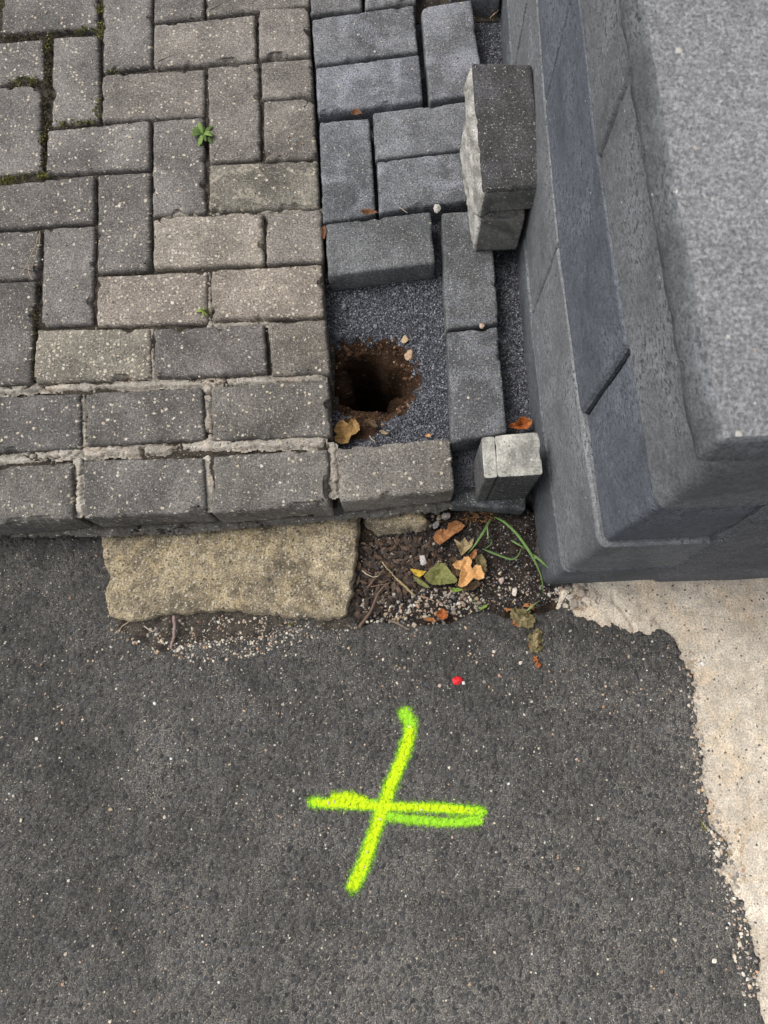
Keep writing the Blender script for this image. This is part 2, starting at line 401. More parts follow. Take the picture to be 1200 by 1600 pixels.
road = mesh_obj('road', V, np.vstack([F2, rf[:, ::-1]]), ASPHALT)
tag(road, 'dark worn asphalt road surface with pale specks', kind='structure')

# pale concrete apron right of the asphalt
def apron_z(X, Y): return KZ - .0035 + .003 * fbm(X * 9, Y * 9, 41) + .0012 * fbm(X * 90, Y * 90, 42)
crack_a = PP([(955, 917), (960, 940), (985, 968), (992, 985)], KZ); crack_b = PP([(985, 968), (1020, 963), (1055, 1000)], KZ)
ap = [(a, b) for a, b in apron_poly]
cx = np.array(apron_poly)[:22]; 
ap_ext = [(x - .03, y - .02) for x, y in apron_poly[:22]] + apron_poly[22:]
def apz(X, Y):
    c = np.minimum(seg_dist(X + .004 * fbm(X * 80, Y * 80, 3), Y, crack_a), seg_dist(X, Y + .004 * fbm(X * 80, Y * 80, 4), crack_b))
    return apron_z(X, Y) - .006 * sstep(.0022, .0006, c)
apron = patch('concrete_apron', ap_ext, .0035, apz, APRON, rag=.006, drop=.02, seed=44)
tag(apron, 'pale cracked concrete along the foot of the wall', kind='structure')

# soil and litter pit between kerb, slab and wall
pit_ext = [(x + (0 if abs(x) > 9 else (0.010 if x > .05 else -.012)), y - .014) for x, y in pit_poly]
def pit_z(X, Y): return KZ - .008 + .006 * fbm(X * 22, Y * 22, 51) + .004 * fbm(X * 75, Y * 75, 52) + .0015 * fbm(X * 300, Y * 300, 53)
pit = patch('soil_patch', pit_ext, .003, pit_z, PIT, rag=.006, drop=.02, seed=55)
tag(pit, 'dark soil with litter between kerb and wall', kind='structure')

foot = patch('soil_strip', PP([(168, 940), (172, 985), (205, 1008), (250, 1022), (310, 1018), (370, 1004), (430, 990), (500, 984), (560, 985), (556, 940)], KZ), .003,
             lambda X, Y: asphalt_h(X, Y) + .0022 - .007 * np.clip(fbm(X * 40, Y * 40, 58), 0, 1), FOOT, rag=.016, drop=.014, edge=.012, seed=59, ragf=36)
tag(foot, 'thin dirt along the foot of the footing slab', kind='structure')

# yellowish concrete footing under the kerb
slab_px = [(152, 836), (160, 862), (164, 900), (166, 962), (182, 972), (228, 966), (262, 962), (300, 958), (372, 956), (420, 964), (468, 966), (505, 966), (530, 973), (546, 962), (548, 910), (556, 872), (562, 850), (564, 806), (560, 770), (150, 780)]
SLZ = -.108
slab = patch('concrete_footing', PP(slab_px, SLZ), .0028, lambda X, Y: SLZ + .004 * fbm(X * 14, Y * 14, 61) + .0034 * fbm(X * 80, Y * 80, 62) + .0022 * fbm(X * 190, Y * 190, 63),
             SLAB, rag=.009, edge=.0035, drop=.035, seed=64, ragf=34)
tag(slab, 'yellowish weathered concrete footing slab under the kerb', kind='structure')
frag = patch('concrete_fragment', PP([(566, 812), (590, 835), (628, 830), (660, 826), (672, 812), (650, 780), (570, 780)], -.112), .0025,
             lambda X, Y: -.108 + .006 * fbm(X * 30, Y * 30, 65), SLAB, rag=.006, edge=.008, drop=.03, seed=66)
tag(frag, 'broken strip of old yellowish concrete under the last kerb paver', 'concrete')

# grit bed: dark chippings under the new pavers and in the gap by the wall, with the dug hole
hole_c = [(P(566, 592, -.055), .060, .060), (P(598, 602, -.055), .044, .046)]
def hole_r(X, Y):
    r = np.full(X.shape, 9.0)
    for (c, a, b) in hole_c:
        q = np.hypot((X - c[0]) / a, (Y - c[1]) / b); r = np.minimum(r, q)
    return r + .26 * fbm(X * 26, Y * 26, 71) + .13 * fbm(X * 85, Y * 85, 72)
def bed_z(X, Y):
    r = hole_r(X, Y)
    z = -.055 + .004 * fbm(X * 13, Y * 13, 73) + .0015 * fbm(X * 90, Y * 90, 74)
    z = z - .030 * sstep(1.55, .95, r) * (.75 + .5 * fbm(X * 40, Y * 40, 75))
    r0 = np.minimum(*[np.hypot((X - c[0]) / a, (Y - c[1]) / b) for c, a, b in hole_c]) + .20 * fbm(X * 22, Y * 22, 71, 2)
    z = z - .42 * sstep(.98, .70, r0) - .3 * sstep(.8, .2, r0) + .006 * fbm(X * 120, Y * 120, 68)* sstep(1.3, .9, r0)
    lump = P(526, 592, -.10); q = np.hypot((X - lump[0]) / .030, (Y - lump[1]) / .055) + .2 * fbm(X * 45, Y * 45, 76)
    z = np.maximum(z, np.where(q < 1, -.085 - .05 * q ** 3 + .008 * fbm(X * 60, Y * 60, 77), -9))
    z2 = P(632, 622, -.12); q2 = np.hypot((X - z2[0]) / .034, (Y - z2[1]) / .03) + .2 * fbm(X * 45, Y * 45, 78)
    z = np.maximum(z, np.where(q2 < 1, -.135 - .06 * q2 ** 2 + .010 * fbm(X * 60, Y * 60, 79), -9))
    return z
def bed_soil(X, Y, d=None):
    r = hole_r(X, Y) + .35 * fbm(X * 18, Y * 18, 69); s = sstep(1.75, 1.12, r)
    c = P(560, 668, -.055); s = np.maximum(s, .75 * sstep(1.1, .5, np.hypot((X - c[0]) / .055, (Y - c[1]) / .03)))
    s = s + .5 * s * (1 - s) * fbm(X * 60, Y * 60, 70)
    return s
X, Y, F = grid_mesh(-.135, .275, .325, 1.02, .0026)
V = np.stack([X, Y, bed_z(X, Y)], -1)
bed = mesh_obj('grit_bed', V, F, BED, attrs={'soil': bed_soil(X, Y)})
Xb, Yb, Fb = grid_mesh(-.20, .275, 1.02, 2.3, .02)
bed2 = mesh_obj('grit_bed', np.stack([Xb, Yb, np.full(Xb.shape, -.055)], -1), Fb, BED, attrs={'soil': np.zeros(Xb.shape)})
tag(bed, 'dark fine chippings bed with a dug hole', kind='structure'); tag(bed2, 'dark chippings bed under the far new pavers', kind='structure')

# ------------------------------------------------------------------ pavement
OLD = [
 [(2, -28), (150, -34), (152, 42), (2, 52)], [(160, -55), (236, -58), (237, 102), (161, 112)], [(240, -130), (317, -134), (318, 25), (240, 33)],
 [(321, -58), (482, -68), (483, 8), (321, 24)], [(240, 37), (398, 23), (400, 95), (239, 104)], [(403, 15), (482, 11), (485, 85), (405, 91)],
 [(-92, 74), (66, 58), (68, 122), (-92, 142)], [(82, 57), (154, 53), (155, 187), (79, 196)], [(159, 116), (319, 106), (320, 180), (159, 189)],
 [(324, 104), (404, 97), (407, 248), (327, 254)], [(408, 96), (487, 90), (489, 149), (409, 153)], [(411, 156), (490, 152), (495, 246), (412, 250)],
 [(-12, 138), (63, 133), (66, 266), (-14, 277)], [(73, 202), (233, 187), (234, 262), (70, 271)], [(238, 187), (318, 181), (321, 331), (237, 335)],
 [(327, 257), (496, 250), (499, 324), (326, 331)], [(-18, 290), (146, 273), (147, 346), (-18, 358)], [(152, 271), (234, 267), (235, 420), (152, 426)],
 [(239, 338), (411, 334), (412, 412), (239, 418)], [(415, 331), (502, 326), (505, 408), (416, 411)], [(-106, 366), (62, 357), (60, 433), (-106, 442)],
 [(66, 355), (147, 351), (143, 504), (64, 508)], [(150, 430), (323, 422), (325, 503), (150, 508)], [(329, 421), (503, 413), (506, 494), (331, 500)],
 [(-29, 442), (57, 438), (47, 597), (-36, 604)], [(55, 514), (234, 511), (236, 591), (51, 597)], [(240, 513), (412, 505), (418, 583), (241, 590)], [(418, 503), (509, 498), (516, 584), (424, 586)]]
EDGE2 = [[(-70, 622), (126, 614), (127, 700), (-70, 710)], [(133, 613), (316, 605), (320, 686), (135, 697)], [(329, 604), (513, 592), (517, 680), (332, 688)]]
EDGE1 = [[(-80, 734), (112, 722), (115, 810), (-80, 826)], [(129, 719), (318, 714), (322, 800), (130, 810)], [(330, 713), (512, 700), (516, 790), (331, 803)], [(526, 699), (704, 684), (711, 766), (531, 785)]]
NEW = [
 [(484, -52), (564, -60), (565, 13), (485, 22)], [(569, -200), (646, -206), (650, 2), (570, 13)], [(486, 28), (647, 5), (653, 78), (492, 100)], [(658, 10), (737, -3), (757, 143), (671, 157)],
 [(493, 105), (655, 83), (661, 155), (496, 178)], [(498, 188), (577, 183), (587, 335), (504, 346)], [(582, 175), (742, 155), (750, 229), (586, 248)], [(588, 252), (750, 232), (757, 308), (592, 331)],
 [(508, 350), (673, 330), (680, 411), (512, 432)], [(690, 331), (767, 326), (780, 503), (697, 514)], [(698, 518), (778, 509), (793, 676), (706, 692)]]

def ccw(q):
    q = [np.array(p, float) for p in q]
    if sum(q[i][0] * q[(i + 1) % 4][1] - q[(i + 1) % 4][0] * q[i][1] for i in range(4)) < 0: q = q[::-1]
    return q
def inset_quad(q, d):
    out = []
    for i in range(4):
        a, b, c = q[i - 1], q[i], q[(i + 1) % 4]
        e1 = (b - a) / np.linalg.norm(b - a); e2 = (c - b) / np.linalg.norm(c - b)
        n1 = np.array([-e1[1], e1[0]]); n2 = np.array([-e2[1], e2[0]])
        A = np.array([n1, n2]); out.append(np.linalg.solve(A, np.array([n1 @ b + d, n2 @ b + d])))
    return out
def outline(q, cnt, rad):
    """rounded corner outline of a quad, counter-clockwise, cnt points per side"""
    pts = []
    for i in range(4):
        a, b, c = q[i - 1], q[i], q[(i + 1) % 4]
        u = (a - b) / np.linalg.norm(a - b); w = (c - b) / np.linalg.norm(c - b)
        p0 = b + u * rad; p2 = b + w * rad
        for t in (0, .25, .5, .75, 1): pts.append((1 - t) ** 2 * p0 + 2 * t * (1 - t) * b + t * t * p2)
        e = c - w * rad; n = cnt[i]
        for k in range(1, n): pts.append(p2 + (e - p2) * k / n)
    pts = np.array(pts); d = np.roll(pts, -1, 0) - np.roll(pts, 1, 0); d /= np.linalg.norm(d, axis=1)[:, None]
    return pts, np.stack([-d[:, 1], d[:, 0]], -1)       # inward normals
def paver_mesh(name, q, z, thick, mat, parent, seed, wear=1.0, ch=.005, tilt=(0, 0), slots2=False, rough_side=None, flat_base=False):
    q = ccw(q); c = np.mean(q, 0); tilt_c = c
    cnt = [max(3, int(np.linalg.norm(q[(i + 1) % 4] - q[i]) / .004)) for i in range(4)]
    base, _ = outline(q, cnt, .005); per = np.r_[0, np.cumsum(np.linalg.norm(np.diff(base, axis=0), axis=1))]
    n1 = fbm(per * 55, per * 0 + seed, seed, 3); n2 = fbm(per * 170, per * 0 + seed, seed + 3, 2)
    chip = np.clip(fbm(per * 38, per * 0 + 5 + seed, seed + 8, 3) - .30, 0, 1) * 3.0
    low = [(.0010, -thick), (.0004, -thick * .8), (.0, -thick * .6), (.0, -thick * .4), (.0, -thick * .25)] if rough_side is None else [(.0, -thick * (1 - .06 * j)) for j in range(15)]
    prof = low + [(.0, -ch * 1.2), (ch * .25, -ch * .52), (ch * .6, -ch * .18), (ch * 1.05, -.0002), (ch * 1.5, 0.0), (ch * 2.2, 0.0)]
    K = len(low); rings = []; left = outline(q, cnt, .005)[1][:, 0] > .6
    for k, (ins, dz) in enumerate(prof):
        pts, nin = outline(inset_quad(q, ins), cnt, max(.0012, .005 - ins * .5))
        if k < K: w = wear * (.0010 * n1 + .0008 * fbm(per * 90, per * 0 + dz * 90, seed + 4, 3))
        elif k <= K + 3: w = wear * (.0009 * n1 + .0006 * n2 + .0035 * chip)
        else: w = wear * .0012 * np.clip(chip, 0, 1)
        if rough_side is not None and k <= K: w = w - rough_side(pts, per, dz) * (1 if k < K else .4)
        p = pts + nin * w[:, None]
        zz = z + dz - (wear * .0014 * chip if K <= k <= K + 2 else 0) + (p - c) @ np.array(tilt) * ((1 + dz / thick) if flat_base else 1)
        rings.append(np.c_[p, zz])
    V = np.vstack(rings + [[(c[0], c[1], z)]]); n = len(base); F = []; S = []; R = len(prof)
    for k in range(R - 1):
        for i in range(n):
            j = (i + 1) % n; F.append((k * n + i, k * n + j, (k + 1) * n + j, (k + 1) * n + i)); S.append((2 if (left[i] and len(mat) > 2) else 1) if (slots2 and k < K) else 0)
    for i in range(n): F.append(((R - 1) * n + i, (R - 1) * n + (i + 1) % n, R * n)); S.append(0)
    F.append(tuple(range(n - 1, -1, -1))); S.append(1 if slots2 else 0)
    return mesh_obj(name, V, F, mat, parent, True, slots=S)
def look(o, col, agg=.3, bloom=0.0, stain=0.0):
    o.color = (*(c * .86 for c in col), 1); o['agg'] = float(agg); o['bloom'] = float(bloom); o['stain'] = float(stain); return o

seam_t, seam_b = P(488, 0), P(518, 690)
def bedz(X, Y): return -.013 + .007 * fbm(X * 14, Y * 14, 81) + .003 * fbm(X * 70, Y * 70, 82)
kline = [P(0, 800), P(516, 775)]
old_poly = [(-1.75, kline[0][1] - .01), (kline[0][0], kline[0][1]), (P(505, 778)), P(512, 690), P(480, 0), (-.19, 2.3), (-1.75, 2.3)]
pavement = patch('pavement', old_poly, .008, bedz, JOINT, rag=0, edge=.004, drop=.05)
tag(pavement, 'old herringbone block pavement with kerb rows', kind='structure')
newbed = tag(mesh_obj('new_pavement', [(-.18, 1.30, -.052), (.2, 1.30, -.052), (.2, 1.36, -.052), (-.18, 1.36, -.052)], [(0, 1, 2, 3)], JOINT), 'newly laid bluish grey pavers', kind='structure')

# tints of the old pavers, read one by one
warm = (.205, .185, .165); dark = (.150, .138, .127); cool = (.185, .172, .16); pale = (.285, .255, .215)
old_look = {0: (cool, .35, 0), 1: (cool, .3, 0), 2: (cool, .3, 0), 3: (warm, .3, 0), 4: (warm, .35, 0), 5: (warm, .3, 0), 6: (cool, .5, 0), 7: (cool, .4, 0), 8: (warm, .3, 0), 9: (warm, .2, 0),
            10: (warm, .12, 0), 11: (warm, .2, .25), 12: (cool, .45, 0), 13: (cool, .5, 0), 14: (cool, .25, .1), 15: ((.20, .185, .155), .25, .8), 16: (dark, .35, 0), 17: (dark, .35, 0),
            18: (pale, .75, .3), 19: (warm, .3, .1), 20: (dark, .3, 0), 21: (cool, .15, 0), 22: ((.235, .205, .175), .95, .15), 23: ((.255, .22, .185), .8, .25), 24: (dark, .25, 0),
            25: ((.215, .195, .16), 1.0, .2), 26: ((.165, .15, .14), .15, .1), 27: ((.20, .18, .155), .2, .2)}
taken = []
for i, q in enumerate(OLD):
    w = PP(q); taken.append(w); lk = old_look[i]
    o = paver_mesh('paver', w, random.uniform(-.002, .002), .07, PAVER, pavement, 100 + i, 1.5, .0052, (random.uniform(-.012, .012), random.uniform(-.015, .015)))
    j = random.uniform(.94, 1.06); look(o, tuple(c * j for c in lk[0]), lk[1], 0, lk[2])
for i, q in enumerate(EDGE2):
    w = PP(q); taken.append(w)
    look(paver_mesh('edging_paver', w, random.uniform(-.001, .001), .07, PAVER, pavement, 150 + i, 1.4, .0045), [(.125, .118, .112), (.135, .125, .115), (.165, .152, .136)][i], .35, 0, .1)
kerb_parts = []
for i, q in enumerate(EDGE1):
    w = PP(q); taken.append(w)
    o = paver_mesh('edging_paver', w, random.uniform(-.001, .001), .088, PAVER, pavement, 160 + i, 1.5, .005)
    look(o, [(.155, .145, .132), (.148, .138, .128), (.165, .153, .138), (.215, .198, .175)][i], .3, 0, .15)
for i, q in enumerate(NEW):
    w = PP(q); taken.append(w)
    o = paver_mesh('paver', w, random.uniform(-.0015, .0015), .062, PAVER, newbed, 200 + i, .75, .0044, (random.uniform(-.006, .006), random.uniform(-.006, .006)))
    look(o, [(.145, .143, .142), (.145, .143, .142), (.145, .148, .157), (.150, .153, .165), (.155, .160, .178), (.138, .143, .154), (.145, .149, .158), (.140, .145, .156), (.132, .135, .138), (.128, .131, .134), (.125, .128, .133)][i],
         .02, [.5, .5, .7, .8, 1.0, .75, .5, .9, .25, .4, .55][i], 0)
# the pavement goes on outside the picture
tk = [[tuple(p) for p in t] for t in taken]; tc = [np.mean(np.array(t), 0) for t in taken]
def free(cx, cy, h=.0505):
    xs, ys = np.meshgrid(np.linspace(cx - h, cx + h, 7), np.linspace(cy - h, cy + h, 7)); xs, ys = xs.ravel(), ys.ravel()
    return not any(abs(c[0] - cx) < .17 and abs(c[1] - cy) < .17 and inside(xs, ys, t).any() for t, c in zip(tk, tc))
def in_frame(x, y):
    d = RC.T @ np.array([x, y, -CAM_H]); px = 600 + d[0] / -d[2] * FPX; py = 800 - d[1] / -d[2] * FPX
    return -4 < px < 1204 and -4 < py < 1604
k = 0; x_k, y_k = P(-80, 826)
for yy in np.arange(y_k + .053, 1.85, .0133):
    for x in np.arange(.15, -1.30, -.0131):
        y = yy + .035 * (x - x_k) * (x < x_k)
        if (yy < 1.2 and x > -.62) or any(in_frame(x + u, y + w) for u in (-.05, .05) for w in (-.05, .05)) or not free(x, y): continue
        q = [(x - .0495, y - .0495), (x + .0495, y - .0495), (x + .0495, y + .0495), (x - .0495, y + .0495)]; tk.append(q); tc.append(np.array((x, y)))
        new_side = x > -.14
        o = paver_mesh('paver', q, random.uniform(-.002, .002), .07, PAVER, newbed if new_side else pavement, 300 + k, 1.2, .006)
        look(o, (.145, .148, .157) if new_side else cool, .02 if new_side else .3, .6 if new_side else 0, 0); k += 1

# mortar in the kerb joints
def mortar(px, wid, z, amp, seed, mat=None, name='mortar_joint'):
    ln = PP(px, z); xs = [p[0] for p in ln]; ys = [p[1] for p in ln]
    poly = [(min(xs) - .02, min(ys) - .02), (max(xs) + .02, min(ys) - .02), (max(xs) + .02, max(ys) + .02), (min(xs) - .02, max(ys) + .02)]
    def zf(X, Y):
        cr = np.minimum(np.abs(fbm(X * 26, Y * 26, seed + 5, 3)), np.abs(fbm(X * 14 + 3, Y * 60, seed + 9, 3)))
        return z + amp * fbm(X * 45, Y * 45, seed, 3) + .0012 * fbm(X * 220, Y * 220, seed + 2) - .012 * sstep(.05, .0, cr) * sstep(-.25, .2, fbm(X * 9, Y * 9, seed + 6))
    return patch(name, poly, .0022, zf, mat or MORTAR, pavement, rag=.0055, edge=.002, drop=.006, seed=seed, dist=lambda X, Y: seg_dist(X, Y, ln) - wid / 2 + .002 * vnoise(X * 300, Y * 300, seed), ragf=38)
mortar([(-60, 614), (60, 606), (180, 602), (300, 598), (420, 593), (500, 590)], .0115, -.0072, .003, 401)
mortar([(-60, 722), (60, 713), (126, 706), (230, 702), (330, 695), (430, 692), (502, 689)], .0165, -.0056, .0022, 402)
mortar([(129, 616), (131, 694)], .011, -.0068, .002, 403); mortar([(323, 606), (327, 686)], .012, -.0066, .002, 404)
mortar([(121, 722), (123, 795)], .014, -.0070, .002, 405); mortar([(324, 718), (327, 788)], .013, -.0085, .002, 406)
mortar([(519, 700), (523, 770)], .013, -.0075, .002, 407); mortar([(236, 516), (239, 588)], .008, -.0068, .002, 408)
mortar([(326, 426), (328, 508), (418, 504)], .007, -.0072, .003, 409); mortar([(240, 335), (412, 330), (496, 327)], .007, -.0072, .003, 410)
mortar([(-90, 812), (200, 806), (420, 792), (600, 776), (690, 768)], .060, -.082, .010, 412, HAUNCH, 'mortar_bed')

# ------------------------------------------------------------------ wall
YC, XC, RAD = .166, .254, .011
wy = [0.1, .166, .40, .58, .85, 1.35, 2.3]; wx = [.258, .254, .236, .224, .215, .207, .20]
def wall_pt(s, off, z):
    s = np.asarray(s, float); off = np.broadcast_to(off, s.shape)
    xl = np.interp(YC - s, wy, wx)
    a = np.clip((s + RAD) / (2 * RAD), 0, 1) * math.pi / 2 + math.pi
    cx, cy = XC + RAD, YC + RAD
    left = s < -RAD; front = s > RAD
    x = np.where(left, xl - off, np.where(front, XC + s + off * .04, cx + (RAD + off) * np.cos(a)))
    y = np.where(left, YC - s - off * .05, np.where(front, YC + .04 * (s - RAD) - off, cy + (RAD + off) * np.sin(a)))
    return np.stack([x, y, np.broadcast_to(z, s.shape)], -1)
def block(name, s0, s1, z0, z1, parent, mat, seed, proud=0.0, lump=.003, st=.0055, bev=(.004, .005), s0f=None, zb=(.004, .0045), depth=.0105):
    ns = max(4, int((s1 - s0) / st)); nz = max(4, int((z1 - z0) / st))
    def ticks(n, L):
        e = np.array([0, .0012, .0026, .0045]) / L; m = np.linspace(.0075 / L, 1 - .0075 / L, n - 7); return np.r_[e, m, 1 - e[::-1]]
    ns = max(ns, 12); nz = max(nz, 12)
    u = ticks(ns, s1 - s0); v = ticks(nz, z1 - z0); U, Vv = np.meshgrid(u, v)
    Zz = z0 + (z1 - z0) * Vv
    A = s0 if s0f is None else s0f(Zz)
    Sx = A + (s1 - A) * U
    Sx = Sx + 0
    es = np.minimum(Sx - A, s1 - Sx); ez = np.minimum(Zz - z0, z1 - Zz)
    ws, dsn = bev; wz, dz = zb
    nzs = fbm(Sx * 24, Zz * 24, seed + 2) 
    off = proud - dsn * (1 - sstep(0, ws * (1 + .4 * nzs), es)) - dz * (1 - sstep(0, wz * (1 + .5 * nzs), ez))
    off = off + lump * fbm(Sx * 9, Zz * 10, seed, 2) * (.3 + .7 * sstep(0, .03, np.minimum(es, ez))) + .0006 * fbm(Sx * 60, Zz * 60, seed + 1)
    edge = np.maximum(.7 * np.exp(-(es / .003) ** 2), np.exp(-(ez / .0026) ** 2))
    pts = wall_pt(Sx.ravel(), off.ravel(), Zz.ravel())
    i = np.arange((ns + 1) * (nz + 1)).reshape(nz + 1, ns + 1)
    F = np.stack([i[:-1, :-1], i[:-1, 1:], i[1:, 1:], i[1:, :-1]], -1).reshape(-1, 4)
    per = np.concatenate([i[0, :], i[1:, -1], i[-1, -2::-1], i[-2:0:-1, 0]])
    back = wall_pt(Sx.ravel()[per], -depth, Zz.ravel()[per]); n0 = len(pts); m = len(per)
    k = np.arange(m); F2 = np.stack([n0 + m + k, n0 + k, n0 + (k + 1) % m, n0 + m + (k + 1) % m], -1); back = np.vstack([back, pts[per]])
    return mesh_obj(name, np.vstack([pts, back]), np.vstack([F, F2]), mat, parent, True, attrs={'edge': np.concatenate([edge.ravel(), np.zeros(2 * m)])})
wall = empty('garden_wall', (.5, .6, KZ))
tag(wall, 'bluish grey concrete block wall with pale coping, right of the pavers', 'wall')
def wb(*a, **k):
    o = block(*a, None, *k.pop('rest'), **k); keep_parent(o, wall); return o
G_ = .0015
ZC, ZA, ZB, ZT = .03, .25, .46, .655
def B(s0, s1, z0, z1, seed, **kw):
    o = block('block', s0 + G_, s1 - G_, z0 + G_, z1 - G_, None, WALL, seed, **kw); keep_parent(o, wall)
    j = random.uniform(.94, 1.06); o.color = (*(c * j for c in {5: (.115, .123, .135), 50: (.115, .123, .135), 511: (.162, .168, .177), 52: (.106, .117, .137), 53: (.152, .158, .168)}.get(seed // 10 if seed // 10 != 51 else 511, (.12, .126, .136))), 1); return o
FE = .205
B(-1.95, FE, -.2, ZC, 501, proud=.002, lump=.002)
for a, b, sd, pr in [(-.435, FE, 511, .0012), (-.925, -.435, 512, .0), (-1.42, -.925, 513, .001), (-1.95, -1.42, 514, 0)]: B(a, b, ZC, ZA, sd, proud=pr, lump=.003)
for a, b, sd, pr, lu in [(-.178, FE, 521, -.0055, .006), (-.665, -.178, 522, .0008, .002), (-1.15, -.665, 523, .0, .003), (-1.95, -1.15, 524, .002, .003)]: B(a, b, ZA, ZB, sd, proud=pr, lump=lu)
for a, b, sd, pr in [(-.405, FE, 531, .0012), (-.89, -.405, 532, .0022), (-1.375, -.89, 533, .0), (-1.95, -1.375, 534, .001)]: B(a, b, ZB, ZT, sd, proud=pr, lump=.003)
o = block('render_panel', .18, 1.6, -.16, ZT - .002, None, WALL2, 541, proud=.006, lump=.003, st=.008, s0f=lambda z: .188 - .075 * (z + .12) / .57 + .006 * fbm(z * 30, z * 0, 3), bev=(.01, .006)); keep_parent(o, wall); o.color = (.120, .124, .138, 1)
core = [(.268, .182), (1.8, .25), (1.8, 2.25), (.225, 2.25), (.232, .9)]
cv = [(x, y, z) for z in (-.25, ZT - .01) for x, y in core]
o = mesh_obj('wall_core', cv, [(4, 3, 2, 1, 0), (5, 6, 7, 8, 9)] + [(i, (i + 1) % 5, 5 + (i + 1) % 5, 5 + i) for i in range(5)], WALL2, None, False, attrs={'edge': np.zeros(10)}); o.color = (.08, .085, .095, 1); keep_parent(o, wall)
# coping: lumpy flanks and a flat aggregate top
def coping():
    z0, z1, st = ZT + .001, .700, .006; OL, OF, RC_ = .036, .012, .005
    sl = np.arange(-2.1, -RC_, st); sf = np.arange(RC_ + st, 1.55, st); arc = np.linspace(0, math.pi / 2, 7)
    cx0, cy0 = XC - OL + RC_, YC - OF + RC_ + .004
    xl = np.interp(YC - sl, wy, wx) - OL
    P0 = np.r_[np.c_[xl, YC - sl], np.c_[cx0 - RC_ * np.cos(arc), cy0 - RC_ * np.sin(arc)], np.c_[XC - OL + sf, YC - OF + .004 + .04 * sf]]
    N0 = np.r_[np.tile((-1, -.05), (len(sl), 1)), np.c_[-np.cos(arc), -np.sin(arc)], np.tile((.04, -1), (len(sf), 1))]
    s = np.r_[sl, np.linspace(-RC_, RC_, 7), sf]
    prof = [(-.01, -.05), (0, -.006), (.12, .0), (.35, .0025), (.6, .002), (.88, .0005), (.97, -.0012), (1.0, -.0035)]
    rows = []
    for k, (v, d) in enumerate(prof):
        lum = .0042 * fbm(s * 17, v * 2.2 + s * 0, 551, 3) + .002 * fbm(s * 60, v * 6 + s * 0, 552) if k else 0 * s
        p = P0 + N0 * (d + lum * (1 if k < len(prof) - 2 else .6))[:, None]
        rows.append(np.c_[p, np.full(len(s), z0 + (z1 - z0) * max(v, 0)) + (.0012 * fbm(s * 50, s * 0, 553) if k == len(prof) - 1 else 0)])
    V = np.vstack(rows + [rows[-1]]); n = len(s); F = []; S = []
    for k in range(len(prof) - 1):
        for i in range(n - 1): F.append((k * n + i, k * n + i + 1, (k + 1) * n + i + 1, (k + 1) * n + i)); S.append(0)
    # top: a strip grid running inwards from the rim
    base = len(prof) * n; fr = [.0015, .004, .02, .1, .35, 1.0]; prev = [base + i for i in range(n)]
    for f in fr:
        m = len(V); p = V[base:base + n, :2]; q = np.array([1.75, 2.25]); tgt = np.c_[np.where(s < 0, 1.75, p[:, 0]), np.where(s < 0, p[:, 1], 2.2)]
        w = p + (tgt - p) * f; dgl = np.clip(1 - np.abs(s) / 1.6, 0, 1)[:, None]; w = w * (1 - dgl) + (p + (q - p) * f) * dgl
        V = np.vstack([V, np.c_[w, np.full(n, z1)]]); cur = [m + i for i in range(n)]
        for i in range(n - 1): F.append((prev[i], prev[i + 1], cur[i + 1], cur[i])); S.append(1)
        prev = cur
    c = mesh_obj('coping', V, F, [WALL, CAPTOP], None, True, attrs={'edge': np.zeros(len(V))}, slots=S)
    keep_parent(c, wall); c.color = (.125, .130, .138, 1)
coping()

# ------------------------------------------------------------------ loose pavers
def lab(o, label, cat, group=None): return tag(o, label, cat, group)
tq = [P(744, 95, .202), P(839, 97, .202), P(858, 292, .157), P(762, 298, .157)]; tq = [(x - .007, y) for x, y in tq]; ztop = .1795
def rough_left(amp, seed, taper):
    def f(pts, per, dz):
        c = pts.mean(0); w = sstep(-.028, -.044, pts[:, 0] - c[0] + .06 * (pts[:, 1] - c[1]))
        return w * (taper * (-dz / .095) + amp * (.35 + .8 * fbm(per * 22, per * 0 + dz * 30, seed, 4) + .5 * fbm(per * 130, per * 0 + dz * 130, seed + 1, 3)) * sstep(-.006, -.03, dz))
    return f
o = paver_mesh('loose_paver', tq, ztop, .056, [PAVER, DULL, BROKEN], None, 601, .7, .006, (0, .22), slots2=True, rough_side=rough_left(.0030, 602, .014))
look(o, (.070, .068, .068), .0, .25, 0); lab(o, 'dark topped concrete paver lying on another, upper of the two against the wall', 'paver')
yb, yf = tq[0][1] - .012, P(800, 391, 0)[1]; xf = P(738, 389, 0)[0]
lq = [(xf - .014, yb), (.204, yb), (.209, yf), (xf + .004, yf)]
o = paver_mesh('loose_paver', lq, .1195, .119, [PAVER, DULL, BROKEN], None, 611, 1.3, .006, (0, .20), slots2=True, rough_side=rough_left(.0055, 612, .002), flat_base=True)
look(o, (.12, .12, .118), .1, .2, .3); lab(o, 'pale broken sided concrete paver under the dark topped one', 'paver')
